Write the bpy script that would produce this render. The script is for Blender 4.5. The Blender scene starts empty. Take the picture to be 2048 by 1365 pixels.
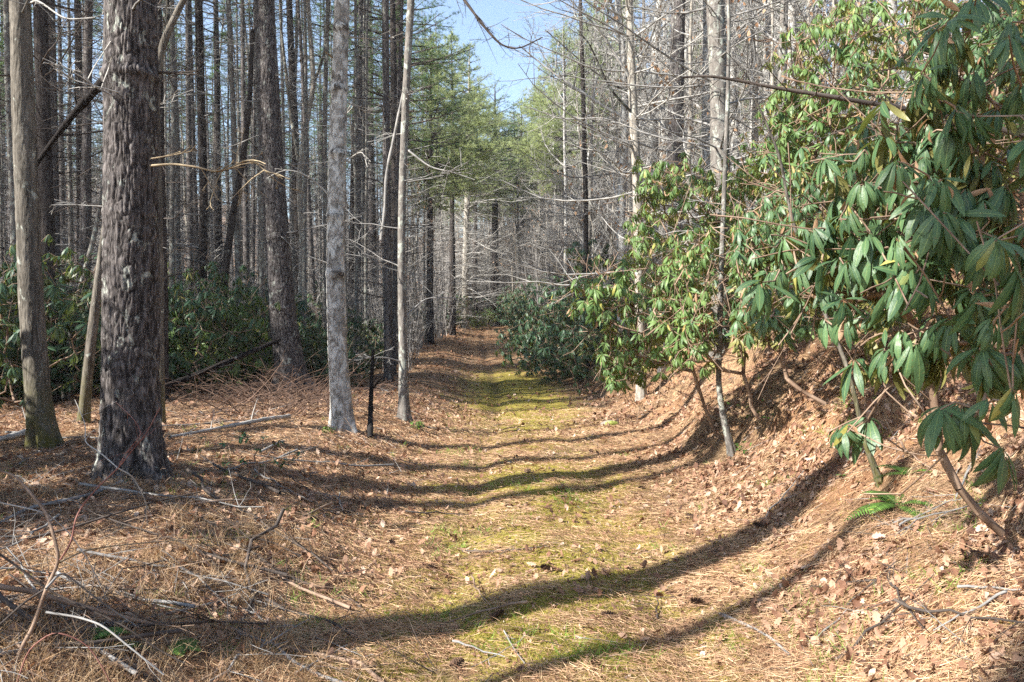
import bpy, math
import numpy as np
from math import radians as R

# ------------------------------------------------------------------ camera, world, sun
SC = bpy.context.scene
COL = SC.collection
F = 1593.0                      # focal length in photo pixels (2048 wide)
CAMZ = 1.6
PITCH = math.atan(42.5 / F)
cam_d = bpy.data.cameras.new('camera')
cam = bpy.data.objects.new('camera', cam_d); COL.objects.link(cam)
cam.location = (0, 0, CAMZ); cam.rotation_euler = (math.pi / 2 - PITCH, 0, 0)
cam_d.sensor_width = 36; cam_d.lens = 36 * F / 2048
cam_d.clip_start = 0.05; cam_d.clip_end = 2000
SC.camera = cam

HAZE = 0.0005
SUN_EL = R(36)
SUN_H = np.array([-0.872, -0.49])            # horizontal direction towards the sun
w = bpy.data.worlds.new("World"); SC.world = w; w.use_nodes = True
nt = w.node_tree; bg = nt.nodes['Background']
sky = nt.nodes.new('ShaderNodeTexSky'); sky.sky_type = 'NISHITA'; sky.sun_disc = False
sky.sun_elevation = SUN_EL; sky.sun_rotation = math.atan2(SUN_H[0], SUN_H[1])
sky.air_density = 1.0; sky.dust_density = 0.8; sky.ozone_density = 1.2
nt.links.new(sky.outputs[0], bg.inputs[0]); bg.inputs[1].default_value = 0.10
sl = bpy.data.lights.new('sun', 'SUN'); sl.energy = 5.0; sl.angle = R(0.53); sl.color = (1.0, 0.95, 0.87)
so = bpy.data.objects.new('sun', sl); COL.objects.link(so)
from mathutils import Vector
sd = Vector((SUN_H[0] * math.cos(SUN_EL), SUN_H[1] * math.cos(SUN_EL), math.sin(SUN_EL)))
so.rotation_euler = sd.to_track_quat('Z', 'Y').to_euler()
SC.view_settings.view_transform = 'Standard'; SC.view_settings.look = 'None'
SC.view_settings.exposure = 1.62; SC.view_settings.gamma = 1.0
SC.cycles.max_bounces = 5; SC.cycles.diffuse_bounces = 3; SC.cycles.glossy_bounces = 2
SC.cycles.transmission_bounces = 3; SC.cycles.transparent_max_bounces = 4
SC.cycles.use_adaptive_sampling = True; SC.cycles.adaptive_threshold = 0.02
SC.cycles.use_denoising = False
SC.cycles.denoiser = 'OPENIMAGEDENOISE'; SC.cycles.denoising_input_passes = 'RGB_ALBEDO_NORMAL'; SC.cycles.denoising_prefilter = 'ACCURATE'

# ------------------------------------------------------------------ numpy noise
def _h(ix, iy, iz):
    with np.errstate(over='ignore'):
        n = (ix.astype(np.int64) * 374761393 + iy.astype(np.int64) * 668265263 + iz.astype(np.int64) * 2147483647 % 4294967291) & 0xffffffff
        n = ((n ^ (n >> 13)) * 1274126177) & 0xffffffff
        n = ((n ^ (n >> 16)) * 2246822519) & 0xffffffff
    return ((n ^ (n >> 15)) & 0xffffff) / float(0xffffff)
def vn(x, y, z=None):
    x = np.asarray(x, float); y = np.asarray(y, float)
    z = np.zeros_like(x) if z is None else np.asarray(z, float)
    i, j, k = np.floor(x), np.floor(y), np.floor(z)
    fx, fy, fz = x - i, y - j, z - k
    fx = fx * fx * (3 - 2 * fx); fy = fy * fy * (3 - 2 * fy); fz = fz * fz * (3 - 2 * fz)
    r = 0
    for a in (0, 1):
        for b in (0, 1):
            for c in (0, 1):
                r = r + _h(i + a, j + b, k + c) * (fx if a else 1 - fx) * (fy if b else 1 - fy) * (fz if c else 1 - fz)
    return r
def fbm(x, y, z=None, o=4):
    s, a, t = 0, .5, 0
    for q in range(o):
        s = s + a * vn(x * 2 ** q + 17.3 * q, y * 2 ** q - 9.1 * q, None if z is None else z * 2 ** q + 3.7 * q); t += a; a *= .5
    return s / t
def sst(a, b, x):
    t = np.clip((np.asarray(x, float) - a) / (b - a), 0, 1)
    return t * t * (3 - 2 * t)
def softp(x, k=.35):
    x = np.asarray(x, float)
    return np.where(x / k > 30, x, k * np.log1p(np.exp(np.clip(x / k, -40, 30))))

# ------------------------------------------------------------------ terrain
def trail_x(y):
    return np.interp(y, [-30, 0, 8, 14, 22, 32, 42, 60, 75, 100], [0.25, .25, .25, .28, .18, -.35, -.95, -1.5, -4.0, -14])
def ground(x, y, fine=True):
    x = np.asarray(x, float); y = np.asarray(y, float)
    u = x - trail_x(y)
    z = np.interp(y, [-40, 9, 14, 20, 27, 35, 45, 60, 75, 110, 400], [0, 0, -.12, -.36, -.32, -.12, .2, .8, 1.5, 3.8, 45])
    # right bank and the slope above it
    toe = np.interp(y, [0, 4, 8, 14, 30, 60], [1.25, 1.35, 1.6, 2.1, 2.5, 2.2]) + .25 * (fbm(y * .5, y * 0 + 3) - .5)
    r = softp(u - toe, .22)
    bank = .86 * r * (1 + .35 * (fbm(x * .45, y * .45, None, 3) - .5))
    bank = np.where(bank > 2.6, 2.6 + (bank - 2.6) * .62, bank)
    cap = 26 + 6 * fbm(x * .03, y * .03)
    bank = cap * (1 - np.exp(-bank / cap))
    z = z + bank
    # left shoulder
    l = -u
    z = z + .34 * sst(1.0, 2.6, l) * np.interp(y, [0, 12, 18, 30, 60], [.95, 1.0, 1.0, 1.0, .7])
    z = z + .10 * (fbm(x * .35 + 5, y * .35, None, 3) - .5) * sst(1.5, 4, np.abs(u)) * 2.2
    z = z + .018 * softp(l - 12, 2) + .20 * softp(l - 45, 6)
    z = z + .9 * (fbm(x * .09, y * .09, None, 2) - .5) * sst(5, 16, l)
    # trail cross-section: shallow ruts
    z = z - .035 * np.exp(-((u - .55) / .22) ** 2) - .045 * np.exp(-((u + .60) / .2) ** 2) * (1 + .5 * sst(11, 15, y))
    if fine:
        m = .35 + .65 * sst(.9, 2.0, np.abs(u))
        z = z + m * (.12 * (fbm(x * 2.1, y * 2.1, None, 3) - .5) + .04 * (fbm(x * 7, y * 7, None, 3) - .5))
        z = z + m * sst(1.4, 2.4, u) * (.55 * (fbm(x * 1.3 + 9, y * 1.3, None, 2) - .5) + .22 * (fbm(x * 3.3 + 2, y * 3.3, None, 3) - .5) - .12 * sst(.62, .75, vn(x * 1.7 + 4, y * 1.7)))
    return z
def gz(x, y): return float(ground(np.array([x]), np.array([y]))[0])

FW = np.array([0, math.cos(PITCH), -math.sin(PITCH)]); UP = np.array([0, math.sin(PITCH), math.cos(PITCH)])
def ray(px, py):
    return FW + np.array([1., 0, 0]) * ((px - 1024) / F) + UP * ((682.5 - py) / F)
def P(px, py, d):
    r = ray(px, py); return np.array([0, 0, CAMZ]) + r * (d / r[1])
def G(px, py):
    t = np.linspace(1.5, 140, 6000)
    r = ray(px, py); r = r / r[1]
    z = CAMZ + r[2] * t
    g = ground(r[0] * t, t)
    k = np.argmax(z < g) if (z < g).any() else len(t) - 1
    return np.array([r[0] * t[k], t[k], g[k]])
def pix(x, y, z):
    v = np.array([x, y, z - CAMZ]); a = v @ FW
    return 1024 + F * v[0] / a, 682.5 - F * (v @ UP) / a

# ------------------------------------------------------------------ mesh helpers
class MB:
    def __init__(s): s.v = []; s.q = []; s.t = []; s.n = 0; s.att = {}; s.ids = []
    def add(s, V, quads=None, tris=None, **att):
        V = np.asarray(V, np.float32).reshape(-1, 3)
        if quads is not None and len(quads): s.q.append(np.asarray(quads, np.int64).reshape(-1, 4) + s.n)
        if tris is not None and len(tris): s.t.append(np.asarray(tris, np.int64).reshape(-1, 3) + s.n)
        for k in set(att) | set(s.att):
            a = att.get(k, 0.0)
            s.att.setdefault(k, []).append((s.n, np.broadcast_to(np.asarray(a, np.float32), (len(V),))))
        s.v.append(V); s.n += len(V)
    def mesh(s, name, mat, smooth=True):
        me = bpy.data.meshes.new(name)
        V = np.concatenate(s.v) if s.v else np.zeros((0, 3), np.float32)
        q = np.concatenate(s.q) if s.q else np.zeros((0, 4), np.int64)
        t = np.concatenate(s.t) if s.t else np.zeros((0, 3), np.int64)
        me.vertices.add(len(V)); me.vertices.foreach_set('co', V.ravel())
        loops = np.concatenate([q.ravel(), t.ravel()]).astype(np.int32)
        me.loops.add(len(loops)); me.loops.foreach_set('vertex_index', loops)
        st = np.concatenate([np.arange(len(q)) * 4, len(q) * 4 + np.arange(len(t)) * 3]).astype(np.int32)
        me.polygons.add(len(st)); me.polygons.foreach_set('loop_start', st)
        if smooth: me.polygons.foreach_set('use_smooth', np.ones(len(st), bool))
        for k, L in s.att.items():
            arr = np.zeros(len(V), np.float32)
            for o, a in L: arr[o:o + len(a)] = a
            at = me.attributes.new(k, 'FLOAT', 'POINT'); at.data.foreach_set('value', arr)
        me.update(calc_edges=True); me.validate()
        if mat: me.materials.append(mat)
        return me
def tube(mb, pts, rad, sides=6, rnd=0.0, cap=True):
    pts = np.asarray(pts, float); n = len(pts); rad = np.broadcast_to(np.asarray(rad, float), (n,))
    T = np.gradient(pts, axis=0); T /= np.linalg.norm(T, axis=1)[:, None] + 1e-9
    ref = np.array([1., 0, 0]) if abs(T[:, 0]).mean() < .7 else np.array([0, 0, 1.])
    A = np.cross(T, ref); A /= np.linalg.norm(A, axis=1)[:, None] + 1e-9
    B = np.cross(T, A)
    th = np.arange(sides) * 2 * math.pi / sides
    V = pts[:, None, :] + rad[:, None, None] * (np.cos(th)[None, :, None] * A[:, None, :] + np.sin(th)[None, :, None] * B[:, None, :])
    i = np.arange(n - 1)[:, None] * sides; j = np.arange(sides)[None, :]; k = (j + 1) % sides
    Q = np.stack([i + j, i + k, i + sides + k, i + sides + j], -1).reshape(-1, 4)
    mb.add(V.reshape(-1, 3), Q[:, ::-1], rnd=rnd)
def unit(v): v = np.asarray(v, float); return v / (np.linalg.norm(v, axis=-1, keepdims=True) + 1e-9)

def leaves(mb, base, fwd, side, L, W, prof, bend, fold=.15, rnd=None, thick=0):
    """N curved leaves at once. prof: half-width per ring (0..1); bend: total curl downward in radians (N,)"""
    base = np.asarray(base, float); N = len(base); Rn = len(prof)
    fwd = unit(fwd); side = unit(side - fwd * (side * fwd).sum(1)[:, None]); up = np.cross(side, fwd)
    s = np.linspace(0, 1, Rn); bend = np.broadcast_to(np.asarray(bend, float), (N,))[:, None]
    th = bend * s[None, :]
    ds = np.diff(s, prepend=0)[None, :]
    cx = np.cumsum(np.cos(th) * ds, 1); cz = -np.cumsum(np.sin(th) * ds, 1)
    L = np.broadcast_to(np.asarray(L, float), (N,))[:, None]; W = np.broadcast_to(np.asarray(W, float), (N,))[:, None]
    C = base[:, None, :] + (L * cx)[..., None] * fwd[:, None, :] + (L * cz)[..., None] * up[:, None, :]
    nrm = np.cos(th)[..., None] * up[:, None, :] + np.sin(th)[..., None] * fwd[:, None, :]
    hw = (W * np.asarray(prof)[None, :])[..., None]
    fd = np.broadcast_to(np.asarray(fold, float), (N,))[:, None, None]
    Lf = C - hw * side[:, None, :] + hw * fd * nrm
    Rt = C + hw * side[:, None, :] + hw * fd * nrm
    V = np.stack([Lf, C, Rt], 2)                       # N,Rn,3,3
    b = (np.arange(N) * Rn * 3)[:, None, None]; i = (np.arange(Rn - 1) * 3)[None, :, None]; j = np.arange(2)[None, None, :]
    a = b + i + j
    Q = np.stack([a, a + 1, a + 4, a + 3], -1).reshape(-1, 4)
    rnd = np.random.RandomState(N).rand(N) if rnd is None else rnd
    rv = np.repeat(rnd, Rn * 3)
    ac = np.tile(np.array([1, 0, 1.]), N * Rn)
    al = np.tile(np.repeat(s, 3), N)
    mb.add(V.reshape(-1, 3), Q, rnd=rv, across=ac, along=al)
def needles(mb, base, d, L, W, rnd, rs):
    base = np.asarray(base, float); N = len(base); d = unit(d)
    s = unit(np.cross(d, rs.normal(size=(N, 3))))
    L = np.broadcast_to(L, (N,))[:, None]; W = np.broadcast_to(W, (N,))[:, None]
    V = np.stack([base - s * W, base + s * W, base + d * L], 1).reshape(-1, 3)
    mb.add(V, None, np.arange(N * 3).reshape(-1, 3), rnd=np.repeat(rnd, 3))

def ob(name, me, parent=None, **pr):
    o = bpy.data.objects.new(name, me); COL.objects.link(o)
    if parent is not None: o.parent = parent
    for k, v in pr.items(): o[k] = v
    return o
def thing(name, label, cat, loc=(0, 0, 0), group=None, rz=0, sc=1):
    o = bpy.data.objects.new(name, None); COL.objects.link(o); o.empty_display_size = .2
    o.location = loc; o.rotation_euler = (0, 0, rz)
    o.scale = (sc,) * 3 if np.isscalar(sc) else sc
    o['label'] = label; o['category'] = cat
    if group: o['group'] = group
    return o
def copy_thing(root, loc, rz, sc, label, group, tilt=(0, 0)):
    r = root.copy(); COL.objects.link(r)
    r.location = loc; r.rotation_euler = (tilt[0], tilt[1], rz); r.scale = (sc,) * 3 if np.isscalar(sc) else sc
    r['label'] = label
    if group: r['group'] = group
    for ch in list(root.children):
        c = ch.copy(); COL.objects.link(c); c.parent = r
    return r

# ------------------------------------------------------------------ materials
class NT:
    def __init__(s, name):
        s.m = bpy.data.materials.new(name); s.m.use_nodes = True; s.t = s.m.node_tree; s.N = s.t.nodes; s.N.clear()
        s.out = s.N.new('ShaderNodeOutputMaterial')
        s.bs = s.n('ShaderNodeBsdfPrincipled'); s.l(s.bs.outputs[0], s.out.inputs[0])
    def n(s, t, **k):
        x = s.N.new(t)
        for a, b in k.items(): setattr(x, a, b)
        return x
    def l(s, a, b): s.t.links.new(a, b)
    def coord(s, scale=(1, 1, 1), which='Object', rot=(0, 0, 0)):
        c = s.n('ShaderNodeTexCoord'); m = s.n('ShaderNodeMapping'); m.inputs['Scale'].default_value = scale; m.inputs['Rotation'].default_value = rot
        s.l(c.outputs[which], m.inputs[0]); return m.outputs[0]
    def noise(s, vec, scale, detail=5, rough=.6, dist=0):
        x = s.n('ShaderNodeTexNoise'); x.inputs['Scale'].default_value = scale; x.inputs['Detail'].default_value = detail
        x.inputs['Roughness'].default_value = rough; x.inputs['Distortion'].default_value = dist; s.l(vec, x.inputs['Vector']); return x.outputs[0]
    def voro(s, vec, scale, feature='F1'):
        x = s.n('ShaderNodeTexVoronoi'); x.feature = feature; x.inputs['Scale'].default_value = scale; s.l(vec, x.inputs['Vector']); return x
    def ramp(s, fac, stops, interp='LINEAR'):
        x = s.n('ShaderNodeValToRGB'); x.color_ramp.interpolation = interp; e = x.color_ramp.elements
        while len(e) < len(stops): e.new(.5)
        for q, (p, c) in zip(e, stops):
            q.position = p; q.color = (*c, 1) if not np.isscalar(c) else (c, c, c, 1)
        s.l(fac, x.inputs[0]); return x.outputs[0]
    def mix(s, fac, a, b, mode='MIX'):
        x = s.n('ShaderNodeMix', data_type='RGBA', blend_type=mode)
        for i, v in ((0, fac), (6, a), (7, b)):
            if hasattr(v, 'links') or isinstance(v, bpy.types.NodeSocket): s.l(v, x.inputs[i])
            else: x.inputs[i].default_value = v if i == 0 else ((*v, 1) if len(v) == 3 else v)
        return x.outputs[2]
    def math(s, op, a, b=0.0):
        x = s.n('ShaderNodeMath', operation=op)
        for i, v in ((0, a), (1, b)):
            if isinstance(v, bpy.types.NodeSocket): s.l(v, x.inputs[i])
            else: x.inputs[i].default_value = v
        return x.outputs[0]
    def attr(s, name):
        x = s.n('ShaderNodeAttribute'); x.attribute_name = name; return x.outputs['Fac']
    def bump(s, h, dist, strength=1.0, prev=None):
        x = s.n('ShaderNodeBump'); x.inputs['Distance'].default_value = dist; x.inputs['Strength'].default_value = strength
        s.l(h, x.inputs['Height'])
        if prev is not None: s.l(prev, x.inputs['Normal'])
        s.l(x.outputs[0], s.bs.inputs['Normal']); return x.outputs[0]
    def set(s, col=None, rough=None, spec=None):
        if col is not None:
            if isinstance(col, bpy.types.NodeSocket): s.l(col, s.bs.inputs['Base Color'])
            else: s.bs.inputs['Base Color'].default_value = (*col, 1)
        if rough is not None: s.bs.inputs['Roughness'].default_value = rough
        if spec is not None: s.bs.inputs['Specular IOR Level'].default_value = spec
    def translucent(s, col, fac):
        tr = s.n('ShaderNodeBsdfTranslucent'); mx = s.n('ShaderNodeMixShader'); mx.inputs[0].default_value = fac
        if isinstance(col, bpy.types.NodeSocket): s.l(col, tr.inputs[0])
        else: tr.inputs[0].default_value = (*col, 1)
        s.l(s.bs.outputs[0], mx.inputs[1]); s.l(tr.outputs[0], mx.inputs[2]); s.l(mx.outputs[0], s.out.inputs[0])

def bark(name, dark, mid, light, lichen=(.45, .48, .42), lich=.62, cr=1.0, fur=9, zs=.22, bump=.02, moss=None, stain=None):
    m = NT(name)
    v = m.coord((1, 1, zs)); rdg = m.noise(m.coord((1, 1, zs * .55)), fur * 1.5, 4, .65, 1.3); vw = m.noise(m.coord((1, 1, .5)), 6, 3)
    wv = m.n('ShaderNodeVectorMath', operation='MULTIPLY_ADD')
    m.l(m.mix(1, (0, 0, 0), vw, 'MIX'), wv.inputs[0]); wv.inputs[1].default_value = (.12, .12, .12); m.l(v, wv.inputs[2])
    vor = m.voro(wv.outputs[0], fur, 'DISTANCE_TO_EDGE')
    crack = m.mix(.6, m.ramp(vor.outputs[0], [(0, 0.0), (.12, .75), (.3, 1.0)]), m.ramp(rdg, [(.36, 0.0), (.46, .8), (.62, 1.0)]))
    fine = m.noise(m.coord((1, 1, .35)), 55, 6, .7)
    plate = m.noise(v, fur * 1.3, 4)
    c = m.ramp(m.mix(.5, plate, fine), [(.3, dark), (.5, mid), (.7, light)])
    c = m.mix(m.math('ADD', m.math('MULTIPLY', crack, cr), 1 - cr), dark, c)
    c = m.mix(m.ramp(m.attr('relief'), [(.1, 0.0), (.75, 1.0)]), dark, c)
    ln = m.noise(m.coord((1, 1, .7)), 9, 6, .7, .5)
    lmask = m.math('MULTIPLY', m.ramp(ln, [(lich - .02, 0.0), (lich + .04, 1.0)]), m.math('MULTIPLY', crack, .8))
    c = m.mix(lmask, c, lichen)
    if stain: c = m.mix(m.ramp(m.noise(m.coord((1, 1, .6)), 3.2, 6, .75), [(.55, 0.0), (.68, .85)]), c, stain)
    if moss:
        tz = m.n('ShaderNodeSeparateXYZ'); m.l(m.coord(), tz.inputs[0])
        mk = m.math('MULTIPLY', m.ramp(tz.outputs[2], [(0.0, 1.0), (.9, 0.0)]), m.ramp(ln, [(.35, 0.0), (.6, 1.0)]))
        c = m.mix(mk, c, moss)
    m.set(c, .92, .15)
    h = m.mix(1 - .65 * cr, crack, fine); m.bump(h, bump)
    return m.m
M = {}
M['pine_bark'] = bark('pine_bark', (.02, .017, .016), (.13, .115, .11), (.29, .265, .255), lich=.60, fur=20, zs=.36, cr=.95, bump=.012)
M['dark_bark'] = bark('dark_bark', (.016, .013, .012), (.062, .052, .047), (.13, .112, .10), lich=.66, fur=8)
M['tan_bark'] = bark('tan_bark', (.045, .04, .033), (.155, .138, .115), (.30, .275, .235), lich=.62, fur=14, zs=.16, bump=.008, moss=(.10, .095, .02))
M['grey_bark'] = bark('grey_bark', (.06, .05, .04), (.33, .31, .28), (.58, .555, .52), lichen=(.68, .69, .66), lich=.50, fur=10, zs=.9, bump=.008, cr=.7, stain=(.06, .05, .038))
M['wood_bark'] = bark('wood_bark', (.05, .045, .04), (.17, .155, .14), (.30, .28, .255), lichen=(.42, .46, .40), lich=.55, fur=12, zs=.3, bump=.006, cr=.5)
M['pale_bark'] = bark('pale_bark', (.10, .09, .075), (.30, .27, .23), (.46, .43, .38), lichen=(.5, .52, .46), lich=.55, fur=12, zs=.4, bump=.004, cr=.3)

def twig(name, a, b):
    m = NT(name); m.set(m.ramp(m.noise(m.coord(), 7, 4), [(.3, a), (.7, b)]), .85, .2); return m.m
M['twig_grey'] = twig('twig_grey', (.12, .115, .11), (.32, .31, .295))
M['twig_pale'] = twig('twig_pale', (.22, .21, .195), (.47, .455, .425))
M['twig_dark'] = twig('twig_dark', (.035, .028, .024), (.11, .09, .078))
M['twig_straw'] = twig('twig_straw', (.20, .15, .10), (.42, .34, .22))
M['twig_red'] = twig('twig_red', (.12, .045, .035), (.30, .15, .12))
M['twig_brush'] = twig('twig_brush', (.10, .092, .085), (.36, .34, .32))
M['brush_brown'] = twig('brush_brown', (.05, .03, .022), (.20, .13, .095))
M['stem_brown'] = twig('stem_brown', (.12, .075, .05), (.36, .26, .19))
M['char'] = twig('char', (.006, .006, .006), (.03, .026, .024))

def leafmat(name, top, top2, under, rough=.38, tr=.15, trc=(.25, .32, .06), rib=(.22, .30, .10)):
    m = NT(name)
    r = m.attr('rnd'); ac = m.attr('across')
    c = m.ramp(r, [(0, top), (.75, top2), (1, tuple(min(1, q * 1.5) for q in top2))])
    c = m.mix(m.math('MULTIPLY', m.ramp(ac, [(.0, 1.0), (.13, 0.0)]), .7), c, rib)
    g = m.n('ShaderNodeNewGeometry')
    c = m.mix(m.ramp(r, [(.93, 0.0), (.96, .8)]), c, (.36, .30, .07))
    c = m.mix(m.ramp(m.noise(m.coord(), 90, 3, .6), [(.62, 0.0), (.72, .6)]), c, (.16, .13, .05))
    c = m.mix(g.outputs['Backfacing'], c, under)
    m.set(c, rough, .35); m.translucent(trc, tr)
    vein = m.noise(m.coord((1, 1, 1)), 60, 2); m.bump(vein, .002)
    return m.m
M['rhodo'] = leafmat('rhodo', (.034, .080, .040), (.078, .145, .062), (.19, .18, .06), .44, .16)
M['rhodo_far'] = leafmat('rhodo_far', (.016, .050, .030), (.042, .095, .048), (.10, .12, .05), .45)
M['rhodo_sun_tint'] = leafmat('rhodo_sun_tint', (.045, .115, .035), (.15, .235, .075), (.30, .30, .10), .46, .28)  # lighter, yellower rhodo copy with sunlight painted into the leaf colour
M['fern'] = leafmat('fern', (.045, .11, .018), (.095, .19, .035), (.08, .13, .035), .55, .2, (.16, .27, .05))
M['holly'] = leafmat('holly', (.02, .07, .03), (.05, .13, .05), (.09, .13, .06), .25, .08)
def needlemat(name, a, b, trc, tr=.3):
    m = NT(name); m.set(m.ramp(m.attr('rnd'), [(0, a), (1, b)]), .5, .3); m.translucent(trc, tr); return m.m
M['needle'] = needlemat('needle', (.05, .11, .045), (.15, .25, .085), (.22, .34, .10))
M['needle_light'] = needlemat('needle_light', (.20, .25, .12), (.44, .50, .25), (.50, .56, .26), .5)
M['needle_blue'] = needlemat('needle_blue', (.03, .075, .045), (.075, .14, .08), (.12, .2, .08))
M['tan_leaf'] = leafmat('tan_leaf', (.26, .14, .08), (.42, .25, .15), (.4, .26, .16), .7, .3, (.5, .28, .12), (.3, .2, .1))

m = NT('litter_leaf')
c = m.ramp(m.attr('rnd'), [(0, (.05, .028, .02)), (.25, (.18, .09, .055)), (.5, (.29, .165, .105)), (.85, (.41, .265, .18)), (1, (.52, .40, .31))])
c = m.mix(m.math('MULTIPLY', m.ramp(m.attr('across'), [(0, 1.0), (.12, 0.0)]), .4), c, (.2, .1, .05))
m.set(c, .75, .25); m.translucent((.45, .2, .08), .12); M['litter_leaf'] = m.m
m = NT('litter_needle')
m.set(m.ramp(m.attr('rnd'), [(0, (.09, .04, .022)), (.35, (.34, .19, .11)), (.8, (.58, .405, .235)), (1, (.74, .59, .40))]), .6, .3); M['litter_needle'] = m.m
m = NT('straw'); m.set(m.ramp(m.attr('rnd'), [(0, (.20, .11, .06)), (.5, (.40, .27, .155)), (1, (.62, .50, .34))]), .7, .2); m.translucent((.5, .33, .15), .2); M['straw'] = m.m
m = NT('moss_blade'); m.set(m.ramp(m.attr('rnd'), [(0, (.13, .13, .015)), (.6, (.30, .27, .035)), (1, (.48, .42, .10))]), .7, .2); m.translucent((.35, .36, .05), .3); M['moss_blade'] = m.m
m = NT('green_blade'); m.set(m.ramp(m.attr('rnd'), [(0, (.08, .20, .02)), (1, (.30, .45, .08))]), .6, .3); m.translucent((.3, .5, .08), .3); M['green_blade'] = m.m
m = NT('cone_scale'); m.set(m.ramp(m.noise(m.coord(), 60, 3), [(.3, (.05, .028, .02)), (.7, (.20, .125, .085))]), .8, .2); M['cone'] = m.m
m = NT('stone')
v = m.coord(); c = m.ramp(m.noise(v, 9, 6), [(.3, (.16, .14, .12)), (.6, (.38, .35, .30))])
c = m.mix(m.ramp(m.noise(v, 5, 4), [(.42, 0.0), (.55, 1.0)]), c, (.24, .27, .06)); m.set(c, .9, .2); m.bump(m.noise(v, 25, 5), .02); M['stone'] = m.m

# ground
m = NT('forest_floor')
v = m.coord()
big = m.noise(v, .9, 5, .6); med = m.noise(v, 6, 6, .7)
n1 = m.noise(m.coord((14, 130, 30), rot=(0, 0, .5)), 1, 3, .6, .4)
n2 = m.noise(m.coord((130, 16, 30), rot=(0, 0, .9)), 1, 3, .6, .4)
n3 = m.noise(m.coord((15, 120, 30), rot=(0, 0, -.7)), 1, 3, .6, .4)
nd = m.mix(.5, m.mix(.5, n1, n2), n3)
c = m.ramp(nd, [(.37, (.05, .026, .016)), (.46, (.215, .135, .075)), (.55, (.40, .27, .155)), (.66, (.60, .465, .30))])
c = m.mix(m.ramp(med, [(.38, .75), (.56, 0.0)]), c, (.10, .055, .035))
c = m.mix(m.ramp(big, [(.45, 0.0), (.6, .55)]), c, (.30, .15, .075))
c = m.mix(m.ramp(m.noise(v, 1.7, 6, .7), [(.56, 0.0), (.68, .7)]), c, (.085, .05, .034))
mossn = m.noise(v, 3.2, 6, .72)
mk = m.math('MULTIPLY', m.attr('moss'), 1.0)
mk = m.math('ADD', mk, m.math('MULTIPLY', m.math('SUBTRACT', mossn, .5), 2.2))
mk = m.ramp(mk, [(.40, 0.0), (.75, .85)])
mc = m.ramp(m.noise(v, 40, 5, .7), [(.3, (.12, .105, .018)), (.5, (.30, .25, .045)), (.7, (.50, .42, .12))])
c = m.mix(mk, c, mc)
c = m.mix(m.attr('soil'), c, (.035, .02, .014))
m.set(c, .9, .15)
b1 = m.bump(m.noise(v, 14, 6, .7), .05, .8); m.bump(nd, .02, .8, b1)
M['ground'] = m.m

# ------------------------------------------------------------------ ground mesh
def axis(lo, hi, n, k):
    t = np.linspace(-1, 1, n); s = np.sinh(k * t) / math.sinh(k)
    return np.where(s < 0, -s * lo, s * hi)
xs = axis(-220, 220, 560, 5.0)
ty = np.linspace(0, 1, 640); ys = -25 + 28 * np.clip(ty / .18, 0, 1) + 330 * (np.exp(4.6 * np.clip((ty - .18) / .82, 0, 1)) - 1) / (math.exp(4.6) - 1)
X, Y = np.meshgrid(xs, ys); Z = ground(X, Y)
mb = MB(); nx, ny = len(xs), len(ys)
a = (np.arange(ny - 1)[:, None] * nx + np.arange(nx - 1)[None, :]).ravel()
U = X - trail_x(Y)
mossA = np.exp(-((U + .02) / (1.28 + .2 * sst(12, 16, Y))) ** 2) * (.82 + .22 * sst(12, 16, Y) * (1 - sst(30, 42, Y))) + .10 * np.exp(-((U + 1.6) / .8) ** 2)
mossA = mossA * (1 - .9 * sst(25, 34, Y)) * (1 - .45 * sst(8.2, 9.5, Y) * (1 - sst(11.5, 13.0, Y)))
soil = .6 * np.exp(-((U + .62 + .25 * (fbm(X, Y * .6 + 3, None, 2) - .5)) / .22) ** 2) * sst(11.5, 13, Y) * (1 - sst(52, 58, Y)) * sst(.42, .6, fbm(X * 1.1, Y * .5, None, 3) + .22 * sst(14, 20, Y))
soil += .45 * np.exp(-((U - .6) / .18) ** 2) * sst(22, 30, Y) * sst(.4, .6, fbm(X, Y * .3 + 7, None, 3))
mb.add(np.stack([X, Y, Z], -1).reshape(-1, 3), np.stack([a, a + 1, a + nx + 1, a + nx], -1), moss=mossA.ravel(), soil=np.clip(soil, 0, 1).ravel())
ob('ground', mb.mesh('ground', M['ground']), kind='structure')

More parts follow.
